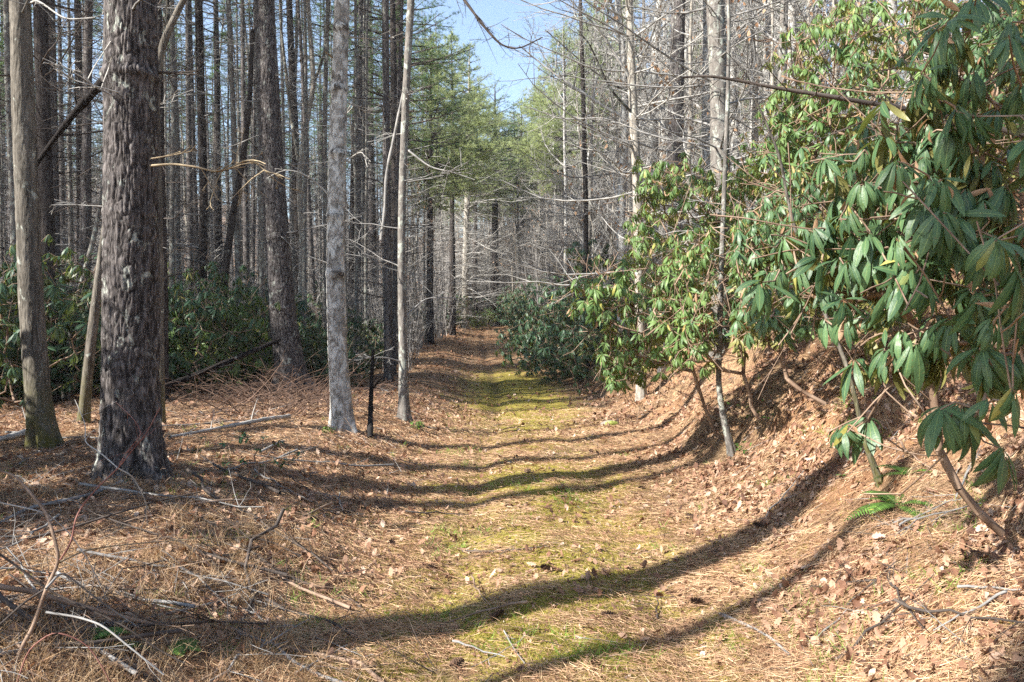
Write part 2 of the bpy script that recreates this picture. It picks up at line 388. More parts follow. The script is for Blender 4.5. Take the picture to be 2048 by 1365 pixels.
# ------------------------------------------------------------------ trunks
def trunk_mesh(name, path, rad, mat, sides=14, rough=.0, flare=.35, zstep=None, seed=0, base=None, knots=()):
    """path: local polyline; rad per point; resampled finely; bark relief as real displacement"""
    path = np.asarray(path, float); rad = np.asarray(rad, float)
    s = np.concatenate([[0], np.cumsum(np.linalg.norm(np.diff(path, axis=0), axis=1))])
    if zstep: t = np.concatenate([np.arange(0, min(s[-1], 9), zstep), np.linspace(min(s[-1], 9), s[-1], 20)[(0 if s[-1] > 9 else -1):]])
    else: t = np.concatenate([np.linspace(0, min(1.2, s[-1] * .2), 5)[:-1], np.linspace(min(1.2, s[-1] * .2), s[-1], 16)])
    # smooth curve by interpolating then light smoothing
    Pt = np.stack([np.interp(t, s, path[:, k]) for k in range(3)], 1); Rr = np.interp(t, s, rad)
    if zstep:
        for _ in range(30): Pt[1:-1] = .5 * Pt[1:-1] + .25 * (Pt[:-2] + Pt[2:])
    n = len(t); th = np.arange(sides) * 2 * math.pi / sides
    lob = 1 + flare * np.exp(-np.maximum(t - .3, 0) / .20)[:, None] * (1 + .75 * np.sin(th[None, :] * 4 + seed) + .45 * np.sin(th[None, :] * 7 + seed * 2)) 
    rr = Rr[:, None] * lob
    cx, cy = np.cos(th)[None, :], np.sin(th)[None, :]
    rel = np.ones_like(rr)
    if rough:
        qx = cx * rad[0] + 0 * rr; qy = cy * rad[0] + 0 * rr; qz = t[:, None] + 0 * rr
        qx = qx + .03 * vn(qx * 9 + 3, qy * 9, qz * 5); qy = qy + .03 * vn(qx * 9, qy * 9 + 5, qz * 5); qz = qz + .12 * vn(qx * 7, qy * 7 + 5, qz * 3)
        a_ = np.abs(2 * vn(qx * 46 + seed, qy * 46, qz * 11) - 1); b_ = np.abs(2 * vn(qx * 85, qy * 85 + seed, qz * 26 + 4) - 1)
        if zstep and zstep < .04 and rough > .008: rel = np.clip(np.minimum(a_ * 2.2, 1) * .75 + np.minimum(b_ * 2, 1) * .35, 0, 1)
        rr = rr + rough * (np.minimum(a_ * 1.8, 1) - .5) + rough * .45 * (b_ - .4) + rough * .8 * (vn(qx * 6, qy * 6, qz * 2.2) - .5)
        rr = rr * (1 + .06 * (vn(qx * 1, qy * 1 + 9, qz * 1.1) - .5))
    stainy = len(knots) > 3
    for (kz, ka, kr) in knots:
        dth = np.angle(np.exp(1j * (th[None, :] - ka)))
        if stainy: rel = rel * (1 - .85 * np.exp(-((t[:, None] - kz - .02 * np.sin(th[None, :] * 3)) / (.05 + .03 * np.sin(th[None, :] * 2 + kz))) ** 2))
        rr = rr + kr * np.exp(-((t[:, None] - kz) / .045) ** 2) * (.5 + .9 * np.exp(-(dth / .7) ** 2))
    V = np.stack([Pt[:, 0:1] + rr * cx, Pt[:, 1:2] + rr * cy, Pt[:, 2:3] + 0 * rr], -1)
    i = np.arange(n - 1)[:, None] * sides; j = np.arange(sides)[None, :]; k = (j + 1) % sides
    mb = MB(); mb.add(V.reshape(-1, 3), np.stack([i + j, i + k, i + sides + k, i + sides + j], -1).reshape(-1, 4), relief=rel.ravel())
    return mb.mesh(name, mat), Pt, Rr

def grow(rs, mb, p, d, L, r, lvl, maxl, P_, tips=None):
    """recursive branch; P_: dict(wander, trop, kids, ang, ratio)"""
    n = max(3, int(4 + 3 * (L > 1) + 2 * (L > 3)))
    pts = [np.array(p, float)]; d = unit(d)
    for i in range(n - 1):
        d = unit(d + rs.normal(size=3) * P_['wander'] + np.array([0, 0, 1]) * P_['trop'][min(lvl, len(P_['trop']) - 1)])
        pts.append(pts[-1] + d * L / (n - 1))
    pts = np.array(pts)
    rad = r * np.linspace(1, .28, n)
    tube(mb, pts, np.maximum(rad, P_.get('rmin', .003)), 5 if r > .03 else (4 if r > .012 else 3), rnd=rs.rand())
    if lvl >= maxl:
        if tips is not None: tips.append((pts[-1], unit(pts[-1] - pts[-2])))
        return
    K = P_['kids'][min(lvl, len(P_['kids']) - 1)]
    K = max(1, int(K * (.7 + .6 * rs.rand())))
    for k in range(K):
        t = .18 + .82 * (k + rs.rand()) / K; f = t * (n - 1); i = min(int(f), n - 2); q = pts[i] + (pts[i + 1] - pts[i]) * (f - i)
        ax = unit(pts[i + 1] - pts[i]); s = unit(np.cross(ax, rs.normal(size=3)))
        if P_.get('flat') is not None and lvl >= 0:
            s = unit(s * np.array([1, 1, P_['flat']]))
        a = P_['ang'] * (.7 + .6 * rs.rand())
        dd = ax * math.cos(a) + s * math.sin(a)
        grow(rs, mb, q, dd, L * P_['ratio'] * (1.15 - .6 * t) * (.7 + .6 * rs.rand()), max(r * .5 * (1.1 - .5 * t), P_.get('rmin', .003)), lvl + 1, maxl, P_, tips)
    if tips is not None: tips.append((pts[-1], unit(pts[-1] - pts[-2])))

DEAD = dict(wander=.10, trop=[.03, .02, .0], kids=[5, 2.2], ang=.85, ratio=.42, flat=.35, rmin=.0035)
def dead_whorls(rs, mb, path, rad, z0, z1, step, Lm, side=None, P_=DEAD, maxl=2, per=4):
    z = z0
    while z < z1:
        k = max(1, int(per * (.4 + rs.rand())))
        for _ in range(k):
            zz = z + rs.normal() * .05; c = np.array([np.interp(zz, path[:, 2], path[:, 0]), np.interp(zz, path[:, 2], path[:, 1]), zz]); r0 = np.interp(zz, path[:, 2], rad)
            a = rs.rand() * 6.283; L = Lm * (.25 + .9 * rs.rand() ** 1.3) 
            d = np.array([math.cos(a), math.sin(a), rs.normal() * .15 + .05])
            m1 = MB() if isinstance(mb, list) else mb
            grow(rs, m1, c + d * r0 * .6, d, L, .004 + .0065 * L, 0, maxl if L > .5 else 1, P_)
            if isinstance(mb, list): mb.append(m1)
        z += step * (.7 + .6 * rs.rand())
def live_crown(rs, wood, fol, path, rad, z0, z1, step, Lmax, shape, ntuft=10, nl=.13, nw=.006, per=5, droop=-.02, dens=1.0):
    z = z0
    TB, TD = [], []
    while z < z1:
        f = (z - z0) / (z1 - z0)
        for _ in range(max(2, int(per * (.6 + .7 * rs.rand())))):
            zz = z + rs.normal() * .1; c = np.array([np.interp(zz, path[:, 2], path[:, 0]), np.interp(zz, path[:, 2], path[:, 1]), zz])
            a = rs.rand() * 6.283; L = Lmax * shape(f) * (.65 + .5 * rs.rand())
            if L < .15: continue
            el = (-.1 + .55 * f) + rs.normal() * .12
            d = unit(np.array([math.cos(a), math.sin(a), el])); n = 6
            pts = [c]; dd = d
            for i in range(n - 1):
                dd = unit(dd + np.array([0, 0, .05 + droop]) + rs.normal(size=3) * .05); pts.append(pts[-1] + dd * L / (n - 1))
            pts = np.array(pts); r0 = min(.012 + .012 * L, .06); tube(wood, pts, r0 * np.linspace(1, .25, n), 4)
            m_ = max(3, int(L * 4.2 * dens))
            for k in range(m_):
                t = .22 + .78 * (k + rs.rand()) / m_; q = np.array([np.interp(t, np.linspace(0, 1, n), pts[:, j]) for j in range(3)])
                sdir = unit(np.cross(d, [0, 0, 1])) * (1 if rs.rand() < .5 else -1)
                d2 = unit(d * .7 + sdir * (.8) + np.array([0, 0, rs.normal() * .5 + .15])); L2 = L * .34 * (1.2 - .7 * t) * (.6 + .7 * rs.rand()) + .15
                e = q + d2 * L2; tube(wood, np.array([q, (q + e) / 2 + [0, 0, .02], e]), np.array([.007, .005, .003]), 3)
                nt_ = max(2, int(L2 / .16))
                for w_ in range(nt_):
                    b = q + (e - q) * (.25 + .75 * (w_ + rs.rand()) / nt_) + rs.normal(size=3) * .04
                    TB.append(b); TD.append(unit(d2 + rs.normal(size=3) * .35 + np.array([0, 0, .25])))
        z += step * (.75 + .5 * rs.rand())
    TB = np.array(TB); TD = np.array(TD); N = len(TB)
    b = np.repeat(TB, ntuft, 0) + rs.normal(size=(N * ntuft, 3)) * .02
    dd = unit(np.repeat(TD, ntuft, 0) * .8 + rs.normal(size=(N * ntuft, 3)) * .62)
    rr = np.clip(np.repeat(rs.rand(N), ntuft) * .6 + rs.rand(N * ntuft) * .4, 0, 1)
    needles(fol, b, dd, nl * (.7 + .6 * rs.rand(N * ntuft)), nw, rr, rs)

def straight(rs, H, lean=.0, wob=.12, n=9, r0=.2, top=.02):
    z = np.linspace(0, H, n); a = rs.rand() * 6.28
    x = lean * math.cos(a) * z / H * H * .1 + np.cumsum(rs.normal(size=n)) * wob * .25; y = lean * math.sin(a) * z * .1 + np.cumsum(rs.normal(size=n)) * wob * .25
    x -= x[0]; y -= y[0]
    z = z - .35 * (np.arange(n) == 0)
    rad = r0 * (1 - (np.clip(z, 0, H) / H) ** 1.15) + top
    return np.stack([x, y, z], 1), rad

PROTO = {}
def store(name, obs): PROTO[name] = obs       # list of (part name, mesh)
def pine_proto(key, seed, H, r0, dead=(1.5, 13), live=(13.5, 23.5), Lm=1.9, Lc=2.4, mat='pine_bark', nmat='needle', tw='twig_grey', per=4, step=.45):
    rs = np.random.RandomState(seed)
    path, rad = straight(rs, H, .2, .15, r0=r0)
    tm, Pt, Rr = trunk_mesh(key + '_trunk', path, rad, M[mat], 14, .012, .28, seed=seed)
    db = MB(); dead_whorls(rs, db, Pt, Rr, dead[0], dead[1], step, Lm, per=per)
    obs = [('trunk', tm), ('dead_branches', db.mesh(key + '_dead', M[tw]))]
    if live:
        wd, fo = MB(), MB()
        live_crown(rs, wd, fo, Pt, Rr, live[0], live[1], .55, Lc, lambda f: (1 - f) ** .8 * (.35 + .65 * min(1, f * 5 + .4)) + .08, ntuft=9, nl=.16, nw=.008, dens=.6, per=4)
        obs += [('crown_wood', wd.mesh(key + '_wood', M['twig_dark'])), ('crown', fo.mesh(key + '_crown', M[nmat], False))]
    store(key, obs)
pine_proto('pine_a', 11, 24, .19)
pine_proto('pine_b', 12, 22, .15, dead=(.8, 14), live=(14.5, 21.5), tw='twig_dark', mat='pine_bark')
pine_proto('pine_c', 13, 25, .23, dead=(2.5, 10), live=(12.5, 24.5), Lm=2.3, Lc=2.7, mat='dark_bark')
pine_proto('pine_d', 14, 19, .11, dead=(.6, 11), live=(13.5, 18.8), Lm=1.5, Lc=1.6, tw='twig_grey')
pine_proto('pine_e', 15, 23, .20, dead=(2.5, 12), live=(13, 22), Lm=1.3, Lc=2.4, per=3, step=.8)
pine_proto('pine_f', 16, 17, .055, dead=(.6, 13), live=(13.5, 16.8), Lm=1.0, Lc=1.1, per=4, step=.4, tw='twig_grey', mat='wood_bark')
def fullpine(key, seed, H, z0, Lc, nmat, dens=1.25, nl=.20, nw=.011, r0=.2, shape=None):
    rs = np.random.RandomState(seed); path, rad = straight(rs, H, .1, .1, r0=r0)
    tm, Pt, Rr = trunk_mesh(key + '_trunk', path, rad, M['dark_bark'], 12, .01, .25, seed=seed)
    wd, fo, db = MB(), MB(), MB()
    dead_whorls(rs, db, Pt, Rr, .8, z0 + 1, .45, Lc * .75, per=5)
    live_crown(rs, wd, fo, Pt, Rr, z0, H - .2, .5, Lc, shape or (lambda f: (1 - f ** 2.4) * (.4 + .6 * min(1, f * 3 + .2)) * .85 + .06), ntuft=11, nl=nl, nw=nw, per=8, dens=dens)
    store(key, [('trunk', tm), ('dead_branches', db.mesh(key + '_dead', M['twig_pale'])), ('crown_wood', wd.mesh(key + '_wood', M['twig_dark'])), ('crown', fo.mesh(key + '_crown', M[nmat], False))])
fullpine('full_a', 21, 17, 7.5, 3.2, 'needle_light')
fullpine('full_b', 22, 20, 9.5, 3.4, 'needle_light')
fullpine('full_c', 23, 10, .6, 2.2, 'needle_blue', r0=.10)

HARD = dict(wander=.10, trop=[.05, .06, .03, .0], kids=[6.5, 5, 3.4, 2], ang=.75, ratio=.50, rmin=.0035)
def hard_proto(key, seed, H, r0, z0, mat='wood_bark', tw='twig_grey', fork=True, nb=16, Lm=3.4, maxl=3, leaf=0, wob=.3):
    rs = np.random.RandomState(seed); path, rad = straight(rs, H, .5, wob, r0=r0, top=.012)
    tm, Pt, Rr = trunk_mesh(key + '_trunk', path, rad, M[mat], 12, .006, .22, seed=seed)
    br = MB(); tips = []
    for k in range(nb):
        zz = z0 + (H * .97 - z0) * (k + rs.rand()) / nb; f = (zz - z0) / (H - z0)
        c = np.array([np.interp(zz, Pt[:, 2], Pt[:, 0]), np.interp(zz, Pt[:, 2], Pt[:, 1]), zz]); r = np.interp(zz, Pt[:, 2], Rr)
        a = k * 2.4 + rs.rand(); L = Lm * (1 - .6 * f) * (.5 + .7 * rs.rand())
        grow(rs, br, c, [math.cos(a), math.sin(a), .45 + .5 * rs.rand()], L, min(r * .55, .008 + .011 * L), 0, maxl, HARD, tips)
    obs = [('trunk', tm), ('crown', br.mesh(key + '_crown', M[tw]))]
    if leaf and tips:
        k = rs.choice(len(tips), leaf); b = np.array([tips[i][0] for i in k]) + rs.normal(size=(leaf, 3)) * .06
        fw = rs.normal(size=(leaf, 3)) * .5 + [0, 0, -1]
        lb = MB(); leaves(lb, b, fw, rs.normal(size=(leaf, 3)), .11, .035, [.1, .8, 1, .6, .05], .6, .3, rs.rand(leaf)); obs.append(('withered_leaves', lb.mesh(key + '_leaves', M['tan_leaf'])))
    store(key, obs)
hard_proto('hard_a', 31, 16, .12, 3.5)
hard_proto('hard_b', 32, 13, .085, 2.0, tw='twig_pale', mat='pale_bark')
hard_proto('hard_c', 33, 18, .15, 4.5, mat='grey_bark', tw='twig_pale', Lm=4)
hard_proto('hard_d', 34, 10, .05, 1.2, tw='twig_pale', mat='pale_bark', nb=12, Lm=2.2, leaf=180)
hard_proto('hard_e', 38, 14, .06, 5, nb=9, Lm=2.0, tw='twig_dark', mat='wood_bark')
hard_proto('sapling_a', 35, 6, .028, .8, nb=10, Lm=1.3, maxl=2, tw='twig_pale', mat='pale_bark')
hard_proto('sapling_b', 36, 7.5, .035, 1.0, nb=12, Lm=1.6, maxl=2, tw='twig_grey', wob=.5)
hard_proto('thicket_a', 37, 5.5, .03, .3, nb=22, Lm=2.0, maxl=3, tw='twig_pale', mat='pale_bark', wob=.6)

NCOUNT = {}
def plant(key, x, y, name, label, cat, group, sc=1.0, rz=0.0, tilt=(0, 0), wide=None):
    w_ = wide or sc
    o = thing(name, label, cat, (x, y, gz(x, y) - .03), group, rz, (w_, w_, sc)); o.rotation_euler = (tilt[0], tilt[1], rz)
    for nm, me in PROTO[key]: ob(nm, me, o)
    return o

# ------------------------------------------------------------------ rhododendrons
RPROF = [.08, .48, .82, 1.0, .92, .60, .04]
RPROF_LOW = [.12, .85, 1.0, .06]
def whorls(mb, tips, dirs, rs, Lr=(.10, .165), low=False, nl=(8, 13), droop=.5):
    B, Fd, S, Ls, rn = [], [], [], [], []
    for t, d in zip(tips, dirs):
        n = rs.randint(*nl); d = unit(d); a0 = rs.rand() * 6.28; wsc = rs.uniform(.65, 1.15); e1 = unit(np.cross(d, [.3, .2, 1])); e2 = np.cross(d, e1); base = rs.rand()
        dr = droop * (.6 + 1.2 * rs.rand())
        for k in range(n):
            a = a0 + k * 2.4; o = e1 * math.cos(a) + e2 * math.sin(a)
            f = unit(o * (1.0 if k < n * .7 else .55) + d * (.35 if k < n * .7 else .9) + np.array([0, 0, -dr]) + rs.normal(size=3) * .16)
            B.append(t + o * .012 - d * .012 * k / n); Fd.append(f); S.append(np.cross(f, d + np.array([0, 0, .6]) + rs.normal(size=3) * .12)); Ls.append(rs.uniform(*Lr) * wsc); rn.append(np.clip(base * .55 + rs.rand() * .5, 0, 1))
    if not B: return
    B, Fd, S, Ls, rn = map(np.array, (B, Fd, S, Ls, rn))
    leaves(mb, B, Fd, S, Ls, Ls * rs.uniform(.092, .128, len(Ls)), RPROF_LOW if low else RPROF, rs.uniform(.4, 1.5, len(Ls)), rs.uniform(-.35, .1, len(Ls)), rn)
def weave(roots, tips, rs, cut=.45):
    """connect tips to the nearest woody node: returns nodes, parents"""
    nodes = [np.array(r, float) for r in roots]; par = [-1] * len(roots)
    base = np.mean(roots, 0)
    order = np.argsort([np.linalg.norm((t - base) * [1, 1, 1]) for t in tips])
    depth = [0.0] * len(roots)
    for i in order:
        t = tips[i]; A = np.array(nodes); D = np.linalg.norm(A - t, axis=1) + .22 * np.array(depth)
        j = int(np.argmin(D)); a = nodes[j]; L = np.linalg.norm(t - a); n = max(2, int(L / .22) + 1)
        prev = j; bow = rs.normal(size=3) * .09 * L; bow[2] -= .05 * L
        for k in range(1, n + 1):
            f = k / n; p = a + (t - a) * f + bow * math.sin(f * math.pi) + rs.normal(size=3) * .012
            if k == n: p = t
            nodes.append(p); par.append(prev); depth.append(depth[prev] + L / n); prev = len(nodes) - 1
    return np.array(nodes), np.array(par)
def stems_mesh(mb, nodes, par, rtip=.0026, expo=.36, rmax=.019):
    n = len(nodes); cnt = np.ones(n)
    for i in range(n - 1, -1, -1):
        if par[i] >= 0: cnt[par[i]] += cnt[i]
    r = np.minimum(rtip * cnt ** expo, rmax)
    for i in range(n):
        if par[i] >= 0:
            a, b = nodes[par[i]], nodes[i]
            if np.linalg.norm(b - a) > 1e-4: tube(mb, np.array([a, b]), [min(r[par[i]], r[i] * 1.25), r[i]], 6 if r[i] > .01 else 4)
def bush(name, label, blobs, root, mat, seed, cat='shrub', group=None, low=False, Lr=(.08, .14), extra=(), droop=.95, build=True, roots=4, bare=0):
    """blobs: (centre, radii, count) in world space; root on the ground"""
    rs = np.random.RandomState(seed); root = np.array(root, float); tips, dirs = [], []
    for c, r, n in blobs:
        c = np.array(c, float); r = np.array(r, float)
        for _ in range(n):
            v = unit(rs.normal(size=3)); q = v * (.45 + .6 * rs.rand() ** .6); p = c + q * r * (1 + .15 * rs.normal())
            g = gz(p[0], p[1]) if build else 0
            if p[2] < g + .12: p[2] = g + .12 + rs.rand() * .2
            if build:   # keep clear of the slender sapling's stem
                q_ = pix(*p)
                if 1424 < q_[0] < 1468 and q_[1] > 60 and p[1] < SAPY + .25: continue
            tips.append(p); dirs.append(unit(v * .8 + np.array([0, 0, .55]) + rs.normal(size=3) * .25))
    for e in extra:
        tips.append(np.array(e[:3])); dirs.append(unit(np.array([rs.normal() * .4 - .2, -.5, .3])))
    rts = [root + np.array([rs.normal() * .12, rs.normal() * .12, -.05]) for _ in range(roots)]
    nodes, par = weave(rts, tips, rs)
    st, fo = MB(), MB()
    stems_mesh(st, nodes - root, par)
    if bare:   # dead inner twigs
        for _ in range(bare):
            k = rs.randint(len(nodes)); grow(rs, st, nodes[k] - root, rs.normal(size=3), .3 + .4 * rs.rand(), .004, 1, 2, DEAD)
    whorls(fo, [t - root for t in tips], dirs, rs, Lr, low, droop=droop)
    sm, fm = st.mesh(name + '_stem', M['stem_brown']), fo.mesh(name + '_foliage', M[mat])
    if not build: return sm, fm
    o = thing(name, label, cat, root, group); ob('stem', sm, o); ob('foliage', fm, o)
    n = int(len(tips) * (.8 if root[1] > 5 else .35)); k = rs.randint(len(nodes), size=n); wl = MB(); f = rs.normal(size=(n, 3)) * .5 + [0, 0, -.9]
    leaves(wl, nodes[k] - root + rs.normal(size=(n, 3)) * .03, f, rs.normal(size=(n, 3)), rs.uniform(.05, .10, n), .010, RPROF, .5, .6, rs.rand(n)); ob('withered_leaves', wl.mesh(name + '_withered', M['tan_leaf']), o)
    return o

SAPY = G(1466, 908)[1]
def onpx(px, py, d): return P(px, py, d)
def blob(px, py, d, rpx, rpy, rd, n):
    return (P(px, py, d), (rpx / F * d, rd, rpy / F * d), n)

def groot(px, py): return G(px, py)

# right-hand masses
RG = 'rhododendrons on the right-hand bank'
def rootat(x, y): return (x, y, gz(x, y))
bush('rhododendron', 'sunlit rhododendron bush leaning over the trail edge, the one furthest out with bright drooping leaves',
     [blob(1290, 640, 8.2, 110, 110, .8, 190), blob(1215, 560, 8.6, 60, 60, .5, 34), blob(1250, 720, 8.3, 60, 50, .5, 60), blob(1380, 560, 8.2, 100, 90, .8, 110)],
     rootat(2.35, 8.4), 'rhodo_sun_tint', 41, group=RG, bare=60)
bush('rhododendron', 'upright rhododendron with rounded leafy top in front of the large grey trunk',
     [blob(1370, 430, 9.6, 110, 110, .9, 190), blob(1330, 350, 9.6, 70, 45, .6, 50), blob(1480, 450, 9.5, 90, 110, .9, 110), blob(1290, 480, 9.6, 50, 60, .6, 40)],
     rootat(3.6, 9.8), 'rhodo_sun_tint', 42, group=RG, bare=60)
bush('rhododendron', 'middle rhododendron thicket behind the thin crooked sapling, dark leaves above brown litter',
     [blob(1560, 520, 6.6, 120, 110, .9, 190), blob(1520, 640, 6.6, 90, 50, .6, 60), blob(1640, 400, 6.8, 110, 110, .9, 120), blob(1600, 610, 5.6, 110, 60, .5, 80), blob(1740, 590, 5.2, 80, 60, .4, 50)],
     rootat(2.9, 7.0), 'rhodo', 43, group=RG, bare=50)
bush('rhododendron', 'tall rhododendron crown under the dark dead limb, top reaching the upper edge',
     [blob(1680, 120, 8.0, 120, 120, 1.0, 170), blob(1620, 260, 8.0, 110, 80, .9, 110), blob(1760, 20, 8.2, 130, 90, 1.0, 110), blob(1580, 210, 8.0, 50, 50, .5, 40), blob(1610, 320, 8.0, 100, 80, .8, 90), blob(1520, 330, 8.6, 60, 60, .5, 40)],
     rootat(4.1, 8.2), 'rhodo_sun_tint', 44, group=RG, bare=50)
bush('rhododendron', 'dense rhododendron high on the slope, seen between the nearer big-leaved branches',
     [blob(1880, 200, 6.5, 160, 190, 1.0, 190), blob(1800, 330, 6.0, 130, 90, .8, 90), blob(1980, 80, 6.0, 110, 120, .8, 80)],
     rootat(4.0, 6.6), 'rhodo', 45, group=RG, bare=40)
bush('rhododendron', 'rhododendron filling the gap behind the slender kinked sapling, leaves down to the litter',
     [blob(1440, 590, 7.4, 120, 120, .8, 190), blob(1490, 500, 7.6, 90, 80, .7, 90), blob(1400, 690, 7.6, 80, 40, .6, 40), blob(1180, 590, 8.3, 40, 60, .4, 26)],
     rootat(2.6, 7.7), 'rhodo_sun_tint', 48, group=RG, bare=80)
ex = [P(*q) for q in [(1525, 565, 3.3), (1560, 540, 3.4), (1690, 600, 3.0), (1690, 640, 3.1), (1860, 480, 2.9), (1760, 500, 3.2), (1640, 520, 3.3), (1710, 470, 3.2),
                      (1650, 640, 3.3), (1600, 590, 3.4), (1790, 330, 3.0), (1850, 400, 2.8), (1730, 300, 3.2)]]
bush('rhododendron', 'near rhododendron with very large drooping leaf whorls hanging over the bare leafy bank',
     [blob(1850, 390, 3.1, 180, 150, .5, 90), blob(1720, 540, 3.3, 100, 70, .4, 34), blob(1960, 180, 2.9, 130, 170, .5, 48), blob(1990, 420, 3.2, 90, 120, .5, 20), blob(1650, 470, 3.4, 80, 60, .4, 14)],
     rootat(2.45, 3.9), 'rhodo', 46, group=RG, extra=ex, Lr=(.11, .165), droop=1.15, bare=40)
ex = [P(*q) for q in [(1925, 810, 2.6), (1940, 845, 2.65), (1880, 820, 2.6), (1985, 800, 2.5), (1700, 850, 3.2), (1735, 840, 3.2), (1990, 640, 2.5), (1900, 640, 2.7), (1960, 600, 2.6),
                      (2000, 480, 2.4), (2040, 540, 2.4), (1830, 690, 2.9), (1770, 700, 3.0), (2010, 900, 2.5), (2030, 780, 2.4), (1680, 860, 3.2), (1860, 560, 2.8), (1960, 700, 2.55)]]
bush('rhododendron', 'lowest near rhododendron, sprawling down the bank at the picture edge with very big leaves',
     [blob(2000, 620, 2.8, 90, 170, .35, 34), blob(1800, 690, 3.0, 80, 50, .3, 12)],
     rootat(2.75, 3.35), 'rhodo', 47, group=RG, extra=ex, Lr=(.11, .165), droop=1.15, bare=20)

# each tree of the stand is told apart by the gap it stands in and its row in that gap
GAPS = [(-900, 60, 'outside the mossy-footed trunk'), (60, 205, 'between mossy-footed trunk and massive pine'), (205, 325, 'hidden behind the massive pine'), (325, 405, 'between massive pine and the slim pine'),
        (405, 530, 'between slim pine and leaning pine'), (530, 605, 'behind the leaning pine'), (605, 665, 'between leaning pine and silver trunk'), (665, 730, 'behind the silver trunk'), (730, 800, 'between silver trunk and slim speckled tree'),
        (800, 870, 'just past the slim speckled tree'), (870, 945, 'at the left edge of the far trail'), (945, 1060, 'above the end of the trail'), (1060, 1172, 'above the dark rhododendron mound'), (1172, 1262, 'before the pale spreading tree'),
        (1262, 1350, 'just past the pale spreading tree'), (1350, 1440, 'just before the large double trunk'), (1440, 1540, 'just past the large double trunk'), (1540, 1700, 'behind the tall rhododendron crown'), (1700, 2900, 'high on the slope at the picture edge')]
ORD = 'nearest,second nearest,third nearest,fourth nearest,fifth nearest,sixth nearest,seventh nearest,eighth nearest'.split(',')
WHAT = {'p': 'slender pine', 'h': 'bare hardwood', 't': 'twiggy young tree'}
def by_gap(items, what, gaps, far=None):
    """items: (object, px, distance): label each by the gap it stands in and its row in it"""
    for lo, hi, ph in gaps:
        for i, q in enumerate(sorted([q for q in items if lo <= q[1] < hi], key=lambda q: q[2])):
            q[0]['label'] = (ORD[i] if i < len(ORD) else 'far') + ' ' + what + ' ' + ph
            if i >= len(ORD): q[0]['group'] = 'farthest of the ' + what + 's ' + ph
# copies: understorey of the woods
BP = {}; BUSHES = []
for key, sd, mt in (('bush_a', 51, 'rhodo_far'), ('bush_b', 52, 'rhodo_far'), ('bush_c', 53, 'rhodo_sun_tint')):  # dark and sunlit leaf copies stand in for shade and lit bits
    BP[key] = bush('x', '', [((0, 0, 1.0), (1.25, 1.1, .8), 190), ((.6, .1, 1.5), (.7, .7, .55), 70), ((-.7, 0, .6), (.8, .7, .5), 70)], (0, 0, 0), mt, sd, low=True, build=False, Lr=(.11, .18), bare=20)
def put_bush(key, x, y, label, group, sc=1.0, rz=0.0, wide=None):
    o = thing('rhododendron', label, 'shrub', (x, y, gz(x, y) - .05), group, rz, (wide or sc, wide or sc, sc))
    ob('stem', BP[key][0], o); ob('foliage', BP[key][1], o); BUSHES.append((o, pix(x, y, gz(x, y) + 1)[0], y, group))
rs = np.random.RandomState(5)
UG = 'dark rhododendrons under the pines on the left'
ULab = 'shaded rhododendron clump among the pine trunks in the left woods'
def pb(px, py, d, key, label, group, sc, rz=None):
    q = P(px, py, d); put_bush(key, q[0], q[1], label, group, sc, rs.rand() * 6 if rz is None else rz)
pb(430, 700, 16.5, 'bush_c', 'sun-touched rhododendron between the big pine and the leaning pine', UG, 1.15)
for (px, d, sc) in [(350, 15.5, 1.15), (395, 18, 1.25), (470, 17, 1.0), (500, 19, 1.3), (545, 21, 1.3), (640, 18, 1.05), (690, 22, 1.2), (735, 25, 1.2), (585, 19, .95), (0, 16, 1.5), (90, 17, 1.5), (160, 18, 1.5), (280, 17, 1.4), (765, 28, 1.0), (30, 13, 1.3), (130, 14, 1.15), (190, 16, 1.1), (620, 19, 1.0), (645, 25, 1.3), (560, 24, 1.3), (-60, 14, 1.5), (320, 24, 1.5), (420, 26, 1.5), (230, 22, 1.5),
                    (60, 20, 1.6), (150, 27, 1.7), (500, 33, 1.8), (610, 36, 1.7), (740, 30, 1.3), (770, 38, 1.4), (350, 34, 1.9), (250, 35, 1.9), (830, 42, 1.1), (700, 44, 1.6)]:
    pb(px, 700, d, ['bush_a', 'bush_b', 'bush_a', 'bush_b', 'bush_c'][rs.randint(5)], ULab, UG, sc * rs.uniform(.62, 1.12))
FG = 'rhododendrons massed beside the far trail'
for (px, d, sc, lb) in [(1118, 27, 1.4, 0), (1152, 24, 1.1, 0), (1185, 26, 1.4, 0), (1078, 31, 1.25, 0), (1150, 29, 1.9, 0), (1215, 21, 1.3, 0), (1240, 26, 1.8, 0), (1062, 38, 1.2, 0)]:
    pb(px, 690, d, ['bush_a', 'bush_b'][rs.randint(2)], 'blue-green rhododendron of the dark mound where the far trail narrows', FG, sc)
q = P(965, 650, 62); put_bush('bush_c', q[0], q[1], 'small bright yellow-green shrub at the far end of the trail', None, .85)
for (px, d, sc) in [(1010, 66, 1.6), (1040, 58, 1.7), (905, 60, 1.5), (880, 52, 1.3), (1080, 50, 1.8)]:
    pb(px, 650, d, 'bush_a', 'distant evergreen shrub closing in the far end of the trail', 'distant shrubs at the far end of the trail', sc)
SG = 'rhododendrons on the upper slope behind the thicket'
for (x, y, sc) in [(6.5, 9.5, 1.5), (8, 12, 1.6), (5.2, 12.5, 1.3), (9.5, 9, 1.7), (6, 6.5, 1.4), (7.8, 6.6, 1.6), (3.8, 13.5, 1.1), (7, 16, 1.5), (10, 14, 1.7), (5.2, 5.2, 1.1), (4.6, 17, 1.2)]:
    put_bush(['bush_a', 'bush_c'][rs.randint(2)], x, y, 'rhododendron filling the slope behind the big-leaved thicket', SG, sc, rs.rand() * 6)

